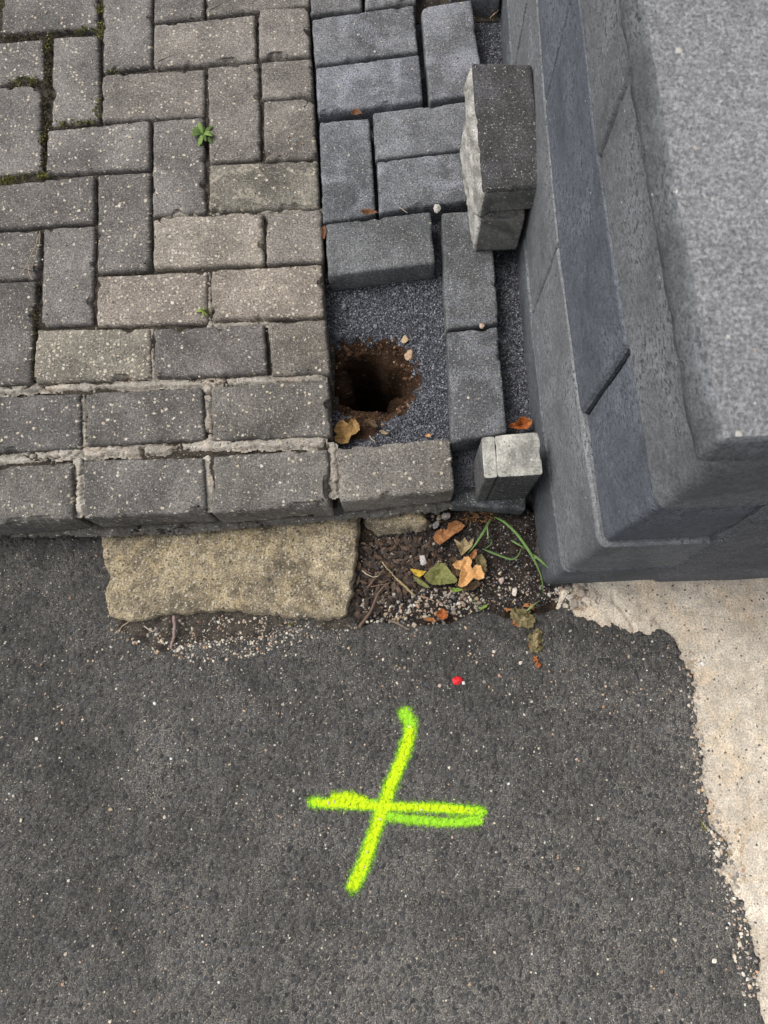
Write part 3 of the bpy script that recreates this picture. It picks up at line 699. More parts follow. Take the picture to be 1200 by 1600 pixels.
# upright paver beside the wall corner
sq = PP([(752, 682), (842, 675), (848, 741), (757, 747)], .085)
up = empty('loose_paver', (*P(800, 712, .085), -.10)); lab(up, 'paver standing upright on its end by the wall, pale end face up', 'paver')
sa, sb, sc_, sd_ = [np.array(p) for p in sq]; t1, t2 = .2297, .2303
o = paver_mesh('facing_layer', [sa, sa + (sb - sa) * t1, sd_ + (sc_ - sd_) * t1, sd_], .0845, .185, [CORE, PAVER], None, 621, .25, .0010, slots2=True); look(o, (.125, .125, .125), .05, .1, 0); keep_parent(o, up)
o = paver_mesh('body', [sa + (sb - sa) * t2, sb, sc_, sd_ + (sc_ - sd_) * t2], .085, .185, [CORE, PAVER], None, 622, .3, .0010, slots2=True); look(o, (.105, .105, .106), .02, .1, 0); keep_parent(o, up)
nq = PP([(709, 704), (824, 692), (822, 796), (704, 789)], -.075)
o = paver_mesh('loose_paver', nq, -.075, .05, PAVER, None, 631, 1.0, .004)
look(o, (.105, .11, .112), .04, .5, 0); lab(o, 'dark low paver lying beneath the upright one', 'paver')

# ------------------------------------------------------------------ paint cross on the asphalt
st_v = PP([(633, 1116), (641, 1128), (640, 1150), (630, 1180), (612, 1222), (600, 1258), (585, 1300), (568, 1350), (552, 1383)], KZ)
st_h1 = PP([(489, 1253), (520, 1256), (560, 1257), (620, 1260), (690, 1262), (752, 1268)], KZ)
st_h2 = PP([(590, 1272), (640, 1280), (700, 1285), (748, 1281)], KZ)
blob = PP([(525, 1250), (545, 1248), (565, 1253)], KZ)
X, Y, F = grid_mesh(P(470, 0, KZ)[0], P(775, 1100, KZ)[0] + .02, P(0, 1405, KZ)[1], P(600, 1095, KZ)[1], .0024)
gx = lambda d, w: np.exp(-(d / w) ** 2.4 * .75)
dv, d1_, d2_, db = seg_dist(X, Y, st_v), seg_dist(X, Y, st_h1), seg_dist(X, Y, st_h2), seg_dist(X, Y, blob)
wn = 1 + .14 * fbm(X * 40, Y * 40, 91)
mv, m1, m2, mb = gx(dv, .0122 * wn), gx(d1_, .0090 * wn), gx(d2_, .0082 * wn), gx(db, .0120 * wn)
mask = np.maximum(np.maximum(mv, m1), np.maximum(m2, mb))
halo = .42 * np.exp(-np.minimum(np.minimum(dv, d1_), d2_) / .014); mask = np.maximum(mask, halo)
endf = sstep(.10, .03, np.abs(X - P(590, 1262, KZ)[0])) * .6
yel = np.maximum.reduce([mv * sstep(P(0, 1118, KZ)[1], P(0, 1150, KZ)[1], Y) * sstep(.013, .006, dv), m1 * sstep(.010, .003, d1_) * (.35 + .75 * sstep(P(500, 0, KZ)[0], P(545, 0, KZ)[0], X) * sstep(P(760, 1270, KZ)[0], P(700, 1270, KZ)[0], X)), mb])
V = np.stack([X, Y, asphalt_h(X, Y) + .0009], -1)
kp = (mask[F] > .12).any(1)
V, F2, at = compact(V, F[kp], {'mask': mask, 'yellow': yel})
pc = mesh_obj('painted_cross', V, F2, PAINT, None, True, at)
tag(pc, 'fluorescent yellow green spray painted cross on the asphalt', 'paint mark')

# ------------------------------------------------------------------ loose grains and pebbles
OCT_V = np.array([(1, 0, 0), (-1, 0, 0), (0, 1, 0), (0, -1, 0), (0, 0, 1), (0, 0, -1)], float)
OCT_F = np.array([(0, 2, 4), (2, 1, 4), (1, 3, 4), (3, 0, 4), (2, 0, 5), (1, 2, 5), (3, 1, 5), (0, 3, 5)])
def ico(sub):
    bm = bmesh.new(); bmesh.ops.create_icosphere(bm, subdivisions=sub, radius=1)
    v = np.array([x.co[:] for x in bm.verts]); f = np.array([[q.index for q in p.verts] for p in bm.faces]); bm.free(); return v, f
ICO1, ICO2 = ico(1), ico(3)
def rot_mats(n):
    q = rng.normal(size=(n, 4)); q /= np.linalg.norm(q, axis=1)[:, None]; w, x, y, z = q.T
    return np.stack([np.stack([1 - 2 * (y * y + z * z), 2 * (x * y - z * w), 2 * (x * z + y * w)], -1), np.stack([2 * (x * y + z * w), 1 - 2 * (x * x + z * z), 2 * (y * z - x * w)], -1),
                     np.stack([2 * (x * z - y * w), 2 * (y * z + x * w), 1 - 2 * (x * x + y * y)], -1)], 1)
def grains(name, pos, size, cols, mat, base=(OCT_V, OCT_F), parent=None, flat=.75, smooth=False, jit=.22):
    bv, bf = base; n = len(pos); k = len(bv)
    sc = size[:, None, None] * (1 + jit * rng.normal(size=(n, k, 1))) * rng.uniform(.7, 1.2, size=(n, 1, 3))
    v = np.einsum('nij,nkj->nki', rot_mats(n), bv[None] * sc); v[:, :, 2] *= flat
    v += pos[:, None, :]
    f = (bf[None] + (np.arange(n) * k)[:, None, None]).reshape(-1, 3)
    return mesh_obj(name, v.reshape(-1, 3), f, mat, parent, smooth, cols=np.repeat(cols, k, 0))
def scatter_poly(poly, n):
    xs = [p[0] for p in poly]; ys = [p[1] for p in poly]; out = []
    X = rng.uniform(min(xs), max(xs), n * 3); Y = rng.uniform(min(ys), max(ys), n * 3); k = inside(X, Y, poly)
    return X[k][:n], Y[k][:n]
# chippings
cell = PP([(508, 425), (690, 405), (705, 690), (515, 700)], -.05); strip = PP([(770, 380), (832, 380), (848, 700), (785, 700)], -.05); strip2 = PP([(735, -20), (795, -20), (800, 110), (745, 110)], -.05)
gx_, gy_ = [np.concatenate(t) for t in zip(scatter_poly(cell, 9500), scatter_poly(strip, 4200), scatter_poly(strip2, 1600))]
so = bed_soil(gx_, gy_) + .5 * fbm(gx_ * 60, gy_ * 60, 95); k = (so < .42); gx_, gy_ = gx_[k], gy_[k]
n = len(gx_); br = rng.uniform(0, 1, n) ** 1.6
cols = np.stack([.045 + .21 * br, .047 + .215 * br, .056 + .24 * br], -1); hl = rng.uniform(size=n) < .03; cols[hl] = (.34, .34, .36)
g = grains('chippings', np.stack([gx_, gy_, bed_z(gx_, gy_) + .0006], -1), rng.uniform(.0011, .0024, n), cols, GRAIN); tag(g, 'fine dark bluish chippings in the bed around the hole', 'chippings', kind='stuff')
cx_, cy_ = scatter_poly(PP([(516, 500), (600, 495), (655, 530), (660, 620), (600, 665), (516, 680)], -.055), 900)
rr_ = hole_r(cx_, cy_); k = (rr_ > .97) & (rr_ < 1.75) & (bed_soil(cx_, cy_) > .15); cx_, cy_ = cx_[k], cy_[k]; n = len(cx_)
cs = .0009 + .0042 * rng.uniform(size=n) ** 4
cc = np.array([(.075, .040, .022), (.11, .06, .033), (.05, .028, .016), (.17, .10, .06), (.28, .19, .12), (.04, .03, .024)])[rng.choice(6, n, p=[.3, .25, .2, .1, .05, .1])]
g = grains('soil_clods', np.stack([cx_, cy_, bed_z(cx_, cy_) + cs * .3], -1), cs, cc, GRAIN, ICO1, None, .8, False, .22); tag(g, 'reddish brown soil crumbs around the rim of the hole', 'soil', kind='stuff')
# dark grit in the pit
px_, py_ = scatter_poly(PP([(600, 800), (840, 795), (850, 900), (880, 930), (840, 950), (640, 975), (560, 975), (560, 880)], KZ), 5200)
n = len(px_); br = rng.uniform(0, 1, n) ** 2; cols = np.stack([.018 + .11 * br, .018 + .105 * br, .020 + .105 * br], -1); hl = rng.uniform(size=n) < .05; cols[hl] = (.42, .38, .32)
g = grains('soil_grit', np.stack([px_, py_, pit_z(px_, py_) + .0006], -1), rng.uniform(.0010, .0023, n), cols, GRAIN); tag(g, 'dark grit lying on the soil by the wall', 'grit', kind='stuff')
# pale pebbles: pit, foot of the slab, wall foot, road
PALE = np.array([(.50, .44, .35), (.60, .56, .49), (.44, .33, .22), (.42, .31, .24), (.52, .46, .37), (.30, .27, .24), (.40, .25, .16), (.20, .19, .18)])
def pale(n): return PALE[rng.choice(len(PALE), n, p=[.17, .13, .15, .13, .15, .12, .05, .10])] * rng.uniform(.6, 1.08, (n, 1))
bx, by_, bs = [], [], []
def drop(poly_px, n, lo, hi, zz=KZ):
    a, b = scatter_poly(PP(poly_px, zz), n); bx.append(a); by_.append(b); bs.append(lo + (hi - lo) * rng.uniform(size=len(a)) ** 2.2)
drop([(600, 910), (640, 925), (700, 915), (735, 925), (760, 945), (735, 962), (690, 976), (650, 980), (600, 972), (562, 976), (560, 940)], 300, .0012, .0042)
drop([(560, 925), (620, 925), (640, 905), (700, 925), (740, 920), (745, 950), (690, 968), (600, 968)], 110, .0018, .0046)
drop([(700, 890), (830, 880), (860, 930), (780, 950), (720, 930)], 240, .0008, .0028)
drop([(640, 800), (690, 795), (700, 815), (650, 830)], 60, .0014, .0042)
drop([(570, 860), (680, 840), (700, 900), (600, 920)], 150, .0008, .0028)
drop([(880, 915), (930, 910), (945, 945), (890, 955), (850, 925)], 190, .001, .0042)
drop([(165, 975), (260, 962), (400, 962), (490, 965), (470, 990), (380, 1030), (300, 1035), (200, 1010)], 700, .0008, .0032)
drop([(230, 970), (400, 965), (370, 1000), (260, 1020)], 330, .0009, .0034)
drop([(400, 966), (560, 975), (560, 990), (480, 1000), (380, 1030)], 220, .0007, .0026)
drop([(0, 850), (160, 850), (160, 1060), (0, 1060)], 60, .0008, .0028)
drop([(0, 980), (1080, 1000), (1100, 1200), (1170, 1600), (0, 1600)], 900, .0006, .0022)
drop([(0, 980), (1080, 1000), (1100, 1200), (1170, 1600), (0, 1600)], 170, .0014, .0034)
drop([(560, 985), (900, 970), (1060, 1010), (1080, 1120), (560, 1110)], 190, .0008, .0030)
drop([(1070, 1010), (1100, 1030), (1110, 1220), (1140, 1330), (1200, 1560), (1160, 1560), (1085, 1230), (1075, 1100)], 520, .0008, .0034)
drop([(1105, 1270), (1160, 1300), (1165, 1380), (1130, 1380)], 160, .001, .0040)
X = np.concatenate(bx); Y = np.concatenate(by_); S = np.concatenate(bs)
colp = pale(len(X)); colp[Y < P(600, 1000, KZ)[1]] *= 1.35
inp = sdf(X, Y, pit_poly) < 0; ina = sdf(X, Y, apron_poly) < 0
Zp = np.where(inp, pit_z(X, Y), np.where(ina, apron_z(X, Y), asphalt_h(X, Y)))
g = grains('gravel', np.stack([X, Y, Zp + S * .25], -1), S, np.clip(colp, 0, .72), PEBBLE, ICO1, None, .7, False, .24); tag(g, 'pale loose gravel scattered on road and soil', 'gravel', kind='stuff')
# specks on the old pavers
bx, by_, bs = [], [], []
drop([(0, 0), (480, 0), (500, 420), (0, 420)], 110, .0008, .0026, 0.0); drop([(0, 420), (505, 420), (515, 600), (0, 600)], 60, .0008, .0024, 0.0)
X = np.concatenate(bx); Y = np.concatenate(by_); S = np.concatenate(bs)
g = grains('grit_crumbs', np.stack([X, Y, S * .3], -1), S, pale(len(X)), PEBBLE, ICO1, None, .7, True, .1); tag(g, 'pale crumbs of grit lying on the old pavers', 'grit', kind='stuff')

def pebble(px, py, z, size, col, label, sx=(1, 1, .7)):
    x, y = P(px, py, z); v, f = ICO2
    vv = v * size * np.array(sx) * (1 + .42 * fbm(v[:, 0] * 1.7 + px, v[:, 1] * 1.7 + v[:, 2] * 2.3, int(px), 2))[:, None]
    for q in range(7):
        rr = random.Random(int(px * 7 + py) + q); pn = np.array([rr.gauss(0, 1) for _ in range(3)]); pn /= np.linalg.norm(pn)
        dd = vv @ pn - size * rr.uniform(.5, .8); vv = vv - np.clip(dd, 0, None)[:, None] * pn
    o = mesh_obj('pebble', vv, f, PEBBLE, None, False, cols=np.tile(col, (len(v), 1))); o.location = (x, y, z + size * .3); o.rotation_euler[2] = px
    return tag(o, label, 'pebble')
pebble(683, 327, -.004, .0080, (.42, .40, .36), 'grey pebble in the joint above the open bed corner')
pebble(661, 874, KZ, .0100, (.44, .40, .38), 'angular grey pebble beside the green fallen leaf')
pebble(633, 532, -.056, .0085, (.50, .36, .22), 'flat tan pebble at the upper rim of the dug hole', (1.2, .8, .5))
pebble(641, 556, -.060, .0115, (.42, .30, .20), 'larger brown pebble embedded in the rim of the dug hole', (1, 1, .7))
pebble(804, 924, KZ, .0072, (.66, .58, .50), 'pale pointed pebble between leaf and wall corner', (.7, 1.3, .6))
pebble(538, 480, -.052, .0060, (.20, .21, .22), 'grey pebble on the chippings in the bed corner')
pebble(784, 907, KZ, .0058, (.50, .37, .32), 'pinkish pebble right of the tan lobed leaf')
pebble(681, 820, KZ, .0066, (.22, .21, .20), 'dark oval pebble left of the curled brown leaf', (.8, 1.2, .7))
pebble(697, 806, KZ, .0088, (.36, .32, .29), 'brownish pebble under the end of the kerb')
pebble(752, 510, .004, .0045, (.55, .40, .30), 'tiny pink pebble on the joint of the narrow pavers')
for (a, b, s, c, l) in [(908, 926, .0085, (.36, .30, .25), 'brownish cobble at the wall foot nearest the grass tip'), (893, 944, .0095, (.30, .26, .22), 'dull cobble at the edge of the concrete apron'), (926, 930, .008, (.42, .36, .30), 'rounded cobble set in the concrete by the wall')]:
    pebble(a, b, KZ - .004, s, c, l, (1.1, .9, .6))

# ------------------------------------------------------------------ leaves
def leaf(name, px, z, mat, curl, label=None, cat='leaf', mid=None, st=.0011, parent=None, lobes=6, thick=.0002, group=None, crumple=.0030, rag=.0006):
    poly = PP(px, z); xs = [p[0] for p in poly]; ys = [p[1] for p in poly]; cx, cy = np.mean(xs), np.mean(ys)
    X, Y, F = grid_mesh(min(xs), max(xs), min(ys), max(ys), st)
    d = sdf(X, Y, poly) + rag * fbm(X * 260, Y * 260, 3)
    keep = (d[F] < .0003).all(1)
    if mid is None: mid = [px[0], px[len(px) // 2]]
    ml = PP(mid, z); a = np.array(ml[0]); b = np.array(ml[1]); t = (b - a) / np.linalg.norm(b - a); L = np.linalg.norm(b - a)
    al = (X - a[0]) * t[0] + (Y - a[1]) * t[1]; ac = -(X - a[0]) * t[1] + (Y - a[1]) * t[0]
    sidev = np.abs(((al - np.abs(ac) * .8) / L * lobes) % 1 - .5)
    vein = np.maximum(np.exp(-(ac / .0008) ** 2), .6 * np.exp(-((.5 - sidev) / .09) ** 2))
    size = max(max(xs) - min(xs), max(ys) - min(ys))
    h = curl(al / L, ac / L, np.clip(-d / (size * .25), 0, 1)) * size
    Z = z + h + crumple * fbm(X * 120, Y * 120, int(px[0][0])) - .0004 * vein
    V, F2, at = compact(np.stack([X - cx, Y - cy, Z - z], -1), F[keep], {'vein': vein})
    o = mesh_obj(name, V, F2, mat, parent, True, at); o.location = (cx, cy, z)
    s = o.modifiers.new('thickness', 'SOLIDIFY'); s.thickness = thick
    if label: tag(o, label, cat, group)
    return o
L_TAN = mat_leaf('tan_leaf', (.50, .27, .10), (.62, .36, .15), (.40, .19, .06))
L_OLIVE = mat_leaf('olive_tan_leaf', (.22, .13, .045), (.34, .21, .08), (.16, .09, .03))
L_BROWN = mat_leaf('brown_leaf', (.24, .10, .035), (.38, .18, .075), (.16, .06, .02))
L_GREEN = mat_leaf('dull_green_leaf', (.13, .14, .04), (.22, .21, .075), (.09, .09, .03))
L_YELLOW = mat_leaf('yellow_leaf', (.42, .27, .02), (.52, .36, .05), (.3, .16, .02))
L_RUST = mat_leaf('rust_leaf', (.25, .07, .018), (.42, .14, .035), (.14, .04, .01))
L_DARK = mat_leaf('dark_brown_leaf', (.055, .034, .018), (.12, .075, .038), (.04, .025, .012))
L_DRY = mat_leaf('dry_beige_leaf', (.24, .18, .09), (.36, .28, .16), (.16, .11, .05))
L_FRESH = mat_leaf('fresh_green_leaf', (.14, .22, .03), (.22, .33, .06), (.10, .15, .02))
L_MOSSY = mat_leaf('mossy_leaf', (.10, .085, .035), (.21, .17, .085), (.06, .05, .02))
L_DULL = mat_leaf('dull_brown_leaf', (.13, .058, .028), (.22, .105, .05), (.08, .035, .015))
L_RED = mat_leaf('red_scrap', (.62, .012, .02), (.75, .03, .035), (.5, .01, .02), .4)
cup = lambda a: (lambda u, v, e: a * (1 - e)) if a > 0 else (lambda u, v, e: -a * e)
roll = lambda a: (lambda u, v, e: a * (v * 2.4) ** 2 + .04)
z6 = lambda p: zm(p, 540, 780, 5.0); z5 = lambda p: zm(p, 500, 440, 5.4545); z7 = lambda p: zm(p, 700, 780, 5.715); z8 = lambda p: zm(p, 690, 640, 6.0)
leaf('fallen_leaf', z5([(128, 1250), (150, 1215), (200, 1190), (245, 1225), (262, 1188), (300, 1180), (340, 1230), (342, 1280), (300, 1318), (268, 1326), (245, 1388), (180, 1398), (130, 1372), (122, 1335), (150, 1312), (122, 1290)]), -.046, L_OLIVE, cup(.2), 'olive tan three lobed leaf in the bed corner below the hole', mid=z5([(250, 1230), (160, 1395)]))
leaf('fallen_leaf', z6([(683, 300), (700, 262), (740, 240), (790, 240), (802, 200), (850, 178), (900, 180), (938, 208), (905, 245), (840, 285), (780, 335), (735, 365), (695, 335)]), KZ + .004, L_BROWN, roll(.55), 'curled brown leaf under the end of the kerb', mid=z6([(690, 320), (935, 205)]), lobes=9)
leaf('fallen_leaf', z6([(608, 605), (650, 560), (710, 505), (770, 503), (830, 580), (876, 632), (865, 658), (740, 676), (670, 672), (630, 640)]), KZ + .006, L_GREEN, cup(.16), 'dull green ribbed leaf lying on the soil', mid=z6([(608, 605), (870, 645)]), lobes=7)
leaf('fallen_leaf', z6([(500, 545), (530, 545), (575, 556), (630, 565), (608, 595), (575, 612), (540, 595)]), KZ + .006, L_YELLOW, cup(.1), 'small yellow leaf touching the green leaf', mid=z6([(500, 545), (630, 580)]))
leaf('fallen_leaf', z6([(828, 518), (870, 485), (905, 485), (920, 455), (960, 452), (985, 485), (975, 530), (988, 545), (1010, 515), (1055, 525), (1062, 560), (1082, 590), (1075, 628), (1030, 638), (1000, 622), (940, 682), (895, 697), (873, 682), (885, 620), (895, 560), (850, 548)]), KZ + .014, L_TAN, cup(.18), 'bright tan lobed leaf on the soil, brightest of the leaves', mid=z6([(885, 690), (985, 520)]), lobes=4)
leaf('fallen_leaf', z6([(812, 705), (840, 692), (900, 698), (928, 708), (880, 724), (835, 724)]), KZ + .003, L_FRESH, cup(.1), 'tiny yellow green leaf below the tan lobed leaf')
leaf('fallen_leaf', z6([(525, 600), (560, 612), (620, 650), (660, 690), (630, 698), (575, 668), (540, 635)]), KZ + .002, L_GREEN, cup(.12), 'narrow dark green leaf under the yellow leaf')
leaf('fallen_leaf', z6([(805, 465), (850, 458), (900, 500), (895, 580), (870, 610), (838, 590), (820, 530)]), KZ + .004, L_DARK, cup(.2), 'dark brown leaf half under the tan lobed leaf')
leaf('fallen_leaf', z6([(1010, 450), (1060, 430), (1095, 480), (1100, 560), (1085, 600), (1050, 560), (1020, 520)]), KZ + .004, L_MOSSY, cup(.2), 'dark mossy leaf behind the tan lobed leaf')
leaf('fallen_leaf', z6([(890, 690), (960, 650), (1040, 640), (1060, 665), (1000, 710), (930, 720)]), KZ + .003, L_DARK, cup(.15), 'dark leaf below the tan lobed leaf on the gravel')
leaf('fallen_leaf', z6([(706, 895), (730, 865), (760, 855), (802, 890), (795, 930), (740, 948), (715, 925)]), KZ + .005, L_RUST, cup(.3), 'crumpled orange brown leaf among the pale gravel', crumple=.004)
leaf('fallen_leaf', z6([(600, 935), (640, 918), (690, 932), (712, 958), (660, 958), (625, 950)]), KZ + .004, L_BROWN, cup(.25), 'narrow brown leaf left of the crumpled orange one')
leaf('dry_bract', z6([(842, 315), (895, 345), (930, 298), (952, 345), (1000, 303), (985, 375), (935, 425), (900, 450), (880, 400)]), KZ + .010, L_DRY, cup(.3), 'dry beige star shaped bract above the tan leaf', 'bract', mid=z6([(900, 445), (940, 310)]))
leaf('fallen_leaf', z6([(965, 440), (1000, 400), (1025, 395), (1020, 450), (985, 480)]), KZ + .012, L_BROWN, cup(.3), 'small folded brown leaf above the tan leaf')
leaf('fallen_leaf', z8([(608, 185), (640, 148), (680, 142), (720, 100), (770, 90), (838, 122), (830, 175), (790, 208), (700, 208), (650, 200)]), -.035, L_RUST, cup(.35), 'crumpled rust orange leaf behind the upright paver', crumple=.005)
leaf('fallen_leaf', [(833, 636), (838, 632), (839, 640), (834, 643)], -.045, L_RUST, cup(.2), 'tiny rust leaf scrap in the gap by the wall')
leaf('fallen_leaf', [(548, 178), (554, 173), (562, 176), (568, 182), (558, 183), (549, 182)], .002, L_DULL, cup(.3), 'small brown leaf in the joint between upper new pavers')
leaf('fallen_leaf', [(563, 334), (570, 331), (582, 332), (593, 337), (580, 340), (568, 339)], .002, L_DULL, cup(.3), 'dark reddish leaf in the joint above the open bed')
leaf('fallen_leaf', [(503, 360), (508, 356), (511, 366), (507, 378), (503, 372)], -.004, L_DULL, cup(.3), 'little brown leaf stuck in the seam of old and new pavers')
leaf('fallen_leaf', z5([(370, 1190), (420, 1175), (470, 1200), (500, 1250), (460, 1260), (410, 1220)]), -.048, L_DARK, cup(.25), 'brown leaf scrap right of the olive leaf in the bed')
leaf('fallen_leaf', z5([(890, 1320), (920, 1292), (955, 1318), (930, 1330)]), -.040, L_TAN, cup(.2), 'small orange leaf tip behind the kerb paver')
leaf('fallen_leaf', z5([(515, 1280), (540, 1268), (585, 1300), (560, 1308), (530, 1305)]), -.050, L_DRY, cup(.2), 'small beige leaf scrap on the chippings below the hole')
leaf('red_petal', [(705, 1061), (711, 1057), (718, 1056), (724, 1061), (722, 1067), (716, 1071), (709, 1070), (707, 1065)], KZ + .003, L_RED, cup(-.16), 'small bright red scrap on the asphalt', 'petal')
pebble(724, 1067, KZ, .0032, (.7, .68, .66), 'tiny white pebble touching the red scrap')
leaf('fallen_leaf', z7([(275, 1005), (290, 970), (330, 940), (358, 935), (345, 965), (300, 990)]), KZ + .004, L_FRESH, cup(.2), 'small green leaf on the gravel left of the withered clump')
leaf('fallen_leaf', [(1156, 896), (1160, 891), (1168, 893), (1166, 899)], KZ + .002, L_BROWN, cup(.2), 'tiny brown scrap on the concrete by the wall')
# withered clump on the road
clump = empty('withered_leaf_clump', (*P(822, 985, KZ), KZ)); tag(clump, 'withered mossy leaf clump trailing onto the asphalt', 'leaf clump')
for pts, m, zz in [([(540, 1000), (580, 965), (640, 955), (740, 1000), (792, 1080), (775, 1150), (720, 1170), (640, 1130), (560, 1080)], L_MOSSY, .006), ([(600, 1010), (680, 1000), (760, 1060), (740, 1120), (650, 1110)], L_DRY, .010),
                   ([(730, 1190), (790, 1140), (830, 1180), (855, 1250), (850, 1320), (800, 1385), (745, 1375), (718, 1290)], L_MOSSY, .006), ([(760, 1200), (810, 1180), (835, 1270), (790, 1330), (750, 1290)], L_DRY, .009),
                   ([(758, 1405), (790, 1395), (815, 1430), (832, 1505), (800, 1500), (770, 1450)], L_RUST, .003), ([(500, 985), (540, 955), (580, 975), (560, 1010), (515, 1015)], L_BROWN, .005), ([(560, 1070), (620, 1090), (680, 1160), (640, 1150), (580, 1120)], L_BROWN, .003),
                   ([(700, 1300), (730, 1290), (745, 1340), (720, 1335)], L_RUST, .004), ([(640, 945), (720, 930), (800, 960), (770, 990), (690, 970)], L_BROWN, .004)]:
    o = leaf('leaf', z7(pts), KZ + zz, m, cup(-.16), None, st=.0011, crumple=.008, rag=.006); keep_parent(o, clump)

# ------------------------------------------------------------------ blades, twigs, straw
def tube(name, pts, r0, r1, mat, col, parent=None, flat=1.0, sides=6):
    pts = np.array(pts, float); n = len(pts); V = []
    for i in range(n):
        t = pts[min(i + 1, n - 1)] - pts[max(i - 1, 0)]; t /= np.linalg.norm(t) + 1e-9
        u = np.cross(t, (0, 0, 1)); u /= np.linalg.norm(u) + 1e-9; w = np.cross(u, t)
        k = i / (n - 1); r = r0 + (r1 - r0) * k
        for a in range(sides):
            th = 2 * math.pi * a / sides; V.append(pts[i] + u * math.cos(th) * r + w * math.sin(th) * r * flat)
    F = [(i * sides + a, i * sides + (a + 1) % sides, (i + 1) * sides + (a + 1) % sides, (i + 1) * sides + a) for i in range(n - 1) for a in range(sides)]
    F += [tuple(range(sides - 1, -1, -1)), tuple(range((n - 1) * sides, n * sides))]
    V = np.array(V); return mesh_obj(name, V, F, mat, parent, True, cols=np.tile(col, (len(V), 1)) * rng.uniform(.85, 1.15, (len(V), 1)))
def smooth_line(pts, n=14):
    pts = np.array(pts, float); d = np.r_[0, np.cumsum(np.linalg.norm(np.diff(pts, axis=0), axis=1))]; t = np.linspace(0, d[-1], n)
    o = np.stack([np.interp(t, d, pts[:, k]) for k in range(pts.shape[1])], -1)
    for _ in range(2): o[1:-1] = (o[:-2] + 2 * o[1:-1] + o[2:]) / 4
    return o
def px_line(px, zs, n=14):
    zs = np.interp(np.linspace(0, 1, len(px)), np.linspace(0, 1, len(zs)), zs)
    return smooth_line([(*P(a, b, z), z) for (a, b), z in zip(px, zs)], n)
def blade(name, px, zs, width, col, parent):
    L = px_line(px, zs, 18); n = len(L); V = []; 
    for i in range(n):
        t = L[min(i + 1, n - 1)] - L[max(i - 1, 0)]; u = np.cross(t, (0, 0, 1)); u /= np.linalg.norm(u) + 1e-9
        k = i / (n - 1); w = .74 * width * (min(1, k * 4 + .35)) * (1 - max(0, k - .55) / .45 * .92) * .5
        V += [L[i] - u * w + (0, 0, w * .35), L[i], L[i] + u * w + (0, 0, w * .35)]
    F = [(i * 3 + a, i * 3 + a + 1, i * 3 + a + 4, i * 3 + a + 3) for i in range(n - 1) for a in (0, 1)]
    V = np.array(V); c = np.tile(col, (len(V), 1)) * np.where(np.arange(len(V)) % 3 == 1, 1.35, 1.0)[:, None]
    o = mesh_obj(name, V, F, PLANT, None, True, cols=c); s = o.modifiers.new('thickness', 'SOLIDIFY'); s.thickness = .0003; keep_parent(o, parent); return o
gr = empty('grass_tuft', (*P(770, 808, KZ), KZ)); tag(gr, 'long green grass blades at the foot of the wall corner', 'grass')
GC = (.11, .19, .055); GD = (.075, .13, .04); GL = (.16, .22, .09)
blade('blade', z7([(395, 150), (490, 190), (600, 290), (690, 410), (760, 520), (820, 640), (850, 760), (850, 875)]), [KZ, -.075, -.06, -.085, KZ + .01], .0062, GC, gr)
blade('blade', z7([(560, 250), (640, 340), (700, 430), (760, 520), (800, 600), (845, 720)]), [-.085, -.065, -.07, -.09], .0050, GL, gr)
blade('blade', z7([(755, 490), (810, 535), (850, 570), (925, 645)]), [-.075, -.065, -.075], .0052, GC, gr)
blade('blade', z7([(385, 165), (330, 270), (260, 380), (215, 445), (175, 485)]), [KZ + .004, -.09, -.095, KZ + .018], .0058, GC, gr)
blade('blade', z7([(310, 445), (450, 500), (580, 548), (630, 510), (665, 410)]), [KZ + .012, -.10, -.095, -.085], .0050, GD, gr)
blade('blade', z7([(350, 240), (356, 330), (362, 395)]), [-.10, -.095, KZ + .008], .0032, GL, gr)
blade('blade', z7([(325, 445), (380, 410), (395, 370), (365, 345)]), [KZ + .008, -.105, -.105], .0022, GD, gr)
blade('blade', z7([(560, 365), (620, 400), (690, 440)]), [-.09, -.085, -.08], .0040, GC, gr)
blade('blade', z7([(700, 1000), (750, 955), (815, 905)]), [KZ + .012, KZ + .016, KZ + .006], .0040, GL, gr)
blade('blade', z7([(270, 1000), (245, 930), (225, 850)]), [KZ + .006, KZ + .008, KZ + .004], .0022, GD, gr)
dg = empty('dry_grass_tuft', (*P(742, 806, KZ), KZ)); tag(dg, 'rust brown dry grass tuft under the low paver', 'grass')
for i in range(46):
    a = random.uniform(0, 6.28); x0, y0 = random.uniform(728, 768), random.uniform(797, 812); l = random.uniform(8, 26)
    L = px_line([(x0, y0), (x0 + l * .5 * math.cos(a), y0 + l * .45 * abs(math.sin(a)) + random.uniform(-3, 3)), (x0 + l * math.cos(a), y0 + l * .7 * abs(math.sin(a)))], [KZ + random.uniform(0, .012), KZ + random.uniform(.008, .028), KZ + random.uniform(.002, .02)], 7)
    o = tube('straw', L, .0006, .0003, PLANT, random.choice([(.24, .11, .04), (.16, .075, .03), (.34, .19, .085), (.10, .055, .028)]), None, 1, 4); keep_parent(o, dg)
def twig(px, zs, r0, r1, col, label, name='twig', cat='twig', n=14):
    L = px_line(px, zs, n); L[:, :2] += .0012 * np.stack([vnoise(np.arange(n) * .9, np.full(n, px[0][0]), 7), vnoise(np.arange(n) * .9, np.full(n, px[0][1]), 8)], -1)
    c = L.mean(0); o = tube(name, L - c, r0, r1, PLANT, col); o.location = c; return tag(o, label, cat)
twig(z6([(105, 1005), (160, 930), (215, 840), (250, 740), (285, 690), (345, 650)]), [KZ + .004, KZ + .006, KZ + .01], .0032, .0016, (.13, .085, .06), 'thick brown twig slanting over the gravel by the footing')
